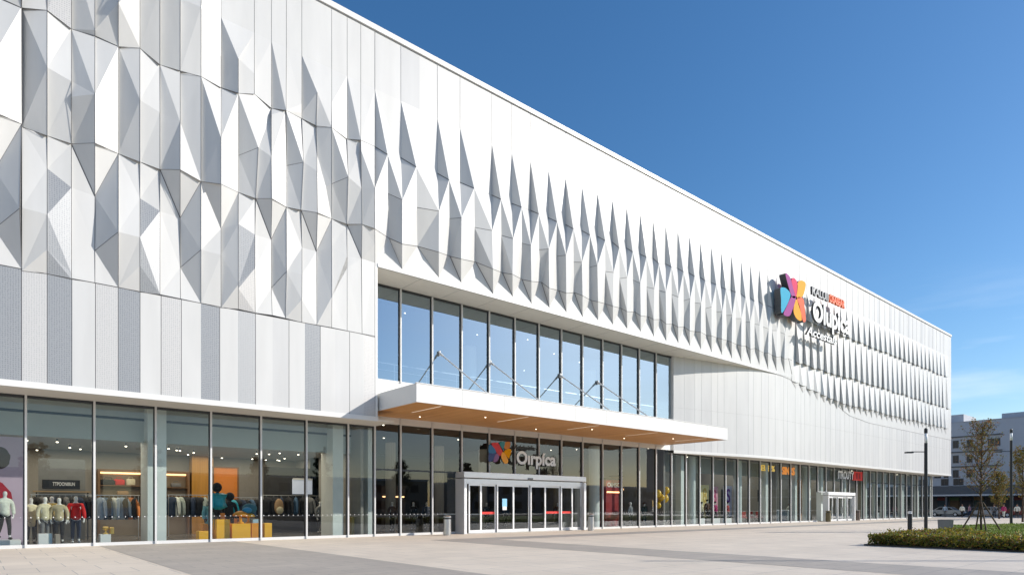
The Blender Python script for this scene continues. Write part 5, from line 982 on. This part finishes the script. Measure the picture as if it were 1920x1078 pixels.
for px,Z,m,l,rz in((1776,96,mat('car_silver',(.4,.42,.43),.3,.4),'silver parked car beside the mall corner',1.5),(1862,92,mat('car_white',(.4,.4,.4),.3),'white parked car seen through the tree stakes',1.6),(1915,88,mat('car_dark_red',(.16,.02,.02),.3),'dark red parked car at the right edge',1.55),(1822,97,mat('car_grey',(.10,.11,.12),.3),'grey parked car left of the young tree',1.6)):
    p=cam_pt(px,Z); car((p.x,p.y,.004),rz,m,l)
for px,Z,j,t,l,sd in((1804,88,WHT,BLK,'person in a white top walking left of the tree stakes',1),(1818,90,cloth('pink',(.5,.25,.26)),NVY,'person in a pink top left of the tree stakes',1),(1882,84,MAG,WHT,'person in a red pink jacket right of the tree stakes',1),(1907,82,WHT,BLK,'person in a white jacket right of the second lamp post',1),(1772,92,PBL,GRY,'person in pale blue beside the silver car',0),(1864,86,GRY,BLK,'person in grey walking behind the tree stakes',1)):
    p=cam_pt(px,Z); figure('person',(p.x,p.y,.004),rr.uniform(0,6),l,j,t,BLK,(BRN,False),None,sd*.8,1.0)
# ------------------------------------------------------------------ the other side of the plaza (seen mirrored in the glass)
def block(x0,x1,y0,y1,h,m,label):
    o=empty('low_building',((x0+x1)/2,(y0+y1)/2,0),label,'building'); b=MB(); b.box(x0,x1,y0,y1,0,h,m); b.build('wall',o); b=MB(); b.box(x0-.2,x1+.2,y0-.2,y1+.2,h,h+.4,ALU); b.build('roof',o)
    n=int((x1-x0)/4)
    for f in range(int(h/3.3)):
        for i in range(n):
            b=MB(); x=x0+1.2+i*(x1-x0-1.5)/n; b.box(x,x+2,y1,y1+.06,f*3.3+1,f*3.3+2.6,FDK); b.build('window',o)
block(-40,15,-98,-84,6.6,mat('beige_render',(.36,.31,.24),.85),'beige low building across the plaza left of the gap'); block(22,75,-104,-88,6.8,mat('tan_render',(.33,.29,.23),.85),'tan low building opposite the main entrance'); block(84,150,-100,-86,6.6,mat('grey_render',(.3,.3,.3),.85),'grey low building across the plaza to the right')
TL3=[mat('plaza_leaf_a',(.045,.065,.018),.6,var=.3),mat('plaza_leaf_b',(.09,.085,.02),.6,var=.3)]
for i,(x,y,h) in enumerate(((-6,-66,8),(6,-70,9.5),(19,-72,11),(33,-69,9),(45,-74,11),(58,-70,9.5),(74,-72,10),(92,-70,9.5))):
    tree('plaza_tree',(x,y,0),h,'tree across the plaza, %s from the left along the far side'%ORD_[i],TL3,40+i,2.6,.25,1.2,.34,30,'trees across the plaza',.13)
# ------------------------------------------------------------------ light
def area(x,y,z,sx,sy,e,c=(1,.86,.68)):
    l=bpy.data.lights.new('store_light','AREA'); l.shape='RECTANGLE'; l.size=sx; l.size_y=sy; l.energy=e; l.color=c; o=bpy.data.objects.new('store_light',l); COL.objects.link(o); o.location=(x,y,z)
area(6,5.2,4.2,17,6,INT_STORE); area(27,8,5.85,20,10,INT_HALL); area(68,5.5,5.55,54,5,INT_SHOP,(1,.93,.82)); area(27,6,11.95,22,10,INT_UP,(.95,.97,1))
AZ=rad(50); SUNV=Vector((math.sin(AZ),-math.cos(AZ),0)); EL=rad(27)
s=bpy.data.lights.new('sun','SUN'); s.energy=SUN_E; s.angle=rad(.53); s.color=(1,.94,.85); so_=bpy.data.objects.new('sun',s); COL.objects.link(so_)
sd=Vector((SUNV.x*math.cos(EL),SUNV.y*math.cos(EL),math.sin(EL))); so_.rotation_euler=sd.to_track_quat('Z','Y').to_euler(); so_.location=(40,-60,60)
w=bpy.data.worlds.new('World'); SC.world=w; w.use_nodes=True; n,l=w.node_tree.nodes,w.node_tree.links; bg=[x for x in n if x.type=='BACKGROUND'][0]
sk=n.new('ShaderNodeTexSky'); sk.sky_type='NISHITA'; sk.sun_disc=False; sk.sun_elevation=EL; sk.sun_rotation=math.atan2(SUNV.x,SUNV.y); sk.air_density=SKY_AIR; sk.dust_density=SKY_DUST; sk.ozone_density=SKY_OZ; sk.altitude=50
tc=n.new('ShaderNodeTexCoord'); mp=n.new('ShaderNodeMapping'); mp.inputs['Scale'].default_value=(2.2,2.2,14); nz=n.new('ShaderNodeTexNoise'); nz.inputs['Scale'].default_value=2.2; nz.inputs['Detail'].default_value=7
l.new(tc.outputs['Generated'],mp.inputs[0]); l.new(mp.outputs[0],nz.inputs['Vector'])
cr=n.new('ShaderNodeMapRange'); cr.inputs[1].default_value=.50; cr.inputs[2].default_value=.78; cr.inputs[3].default_value=0; cr.inputs[4].default_value=.35; l.new(nz.outputs['Fac'],cr.inputs[0])
sx=n.new('ShaderNodeSeparateXYZ'); l.new(tc.outputs['Generated'],sx.inputs[0]); hz=n.new('ShaderNodeMapRange'); hz.inputs[1].default_value=.16; hz.inputs[2].default_value=.30; hz.inputs[3].default_value=1; hz.inputs[4].default_value=0; l.new(sx.outputs['Z'],hz.inputs[0])
ml=n.new('ShaderNodeMath'); ml.operation='MULTIPLY'; l.new(cr.outputs[0],ml.inputs[0]); l.new(hz.outputs[0],ml.inputs[1])
hs=n.new('ShaderNodeHueSaturation'); hs.inputs['Saturation'].default_value=SKY_SAT; hs.inputs['Value'].default_value=1; l.new(sk.outputs[0],hs.inputs['Color'])
mx=n.new('ShaderNodeMix'); mx.data_type='RGBA'; l.new(ml.outputs[0],mx.inputs[0]); l.new(hs.outputs[0],mx.inputs[6]); mx.inputs[7].default_value=(7.5,8.0,8.6,1); l.new(mx.outputs[2],bg.inputs[0]); bg.inputs[1].default_value=SKY_STR
# ------------------------------------------------------------------ camera and render settings
c=bpy.data.cameras.new('camera'); c.lens=22.5; c.sensor_width=36; c.shift_y=410/1920; c.clip_start=.1; c.clip_end=5000
co_=bpy.data.objects.new('camera',c); COL.objects.link(co_); co_.location=CAM; co_.rotation_euler=(rad(90),0,-TH); SC.camera=co_
SC.view_settings.view_transform='Standard'; SC.view_settings.look='None'; SC.view_settings.exposure=EXPO; SC.view_settings.gamma=1
SC.render.engine='CYCLES'; cy=SC.cycles; cy.use_denoising=True; cy.max_bounces=8; cy.diffuse_bounces=3; cy.glossy_bounces=4; cy.transparent_max_bounces=12; cy.transmission_bounces=4; cy.caustics_reflective=False; cy.caustics_refractive=False; cy.sample_clamp_indirect=6
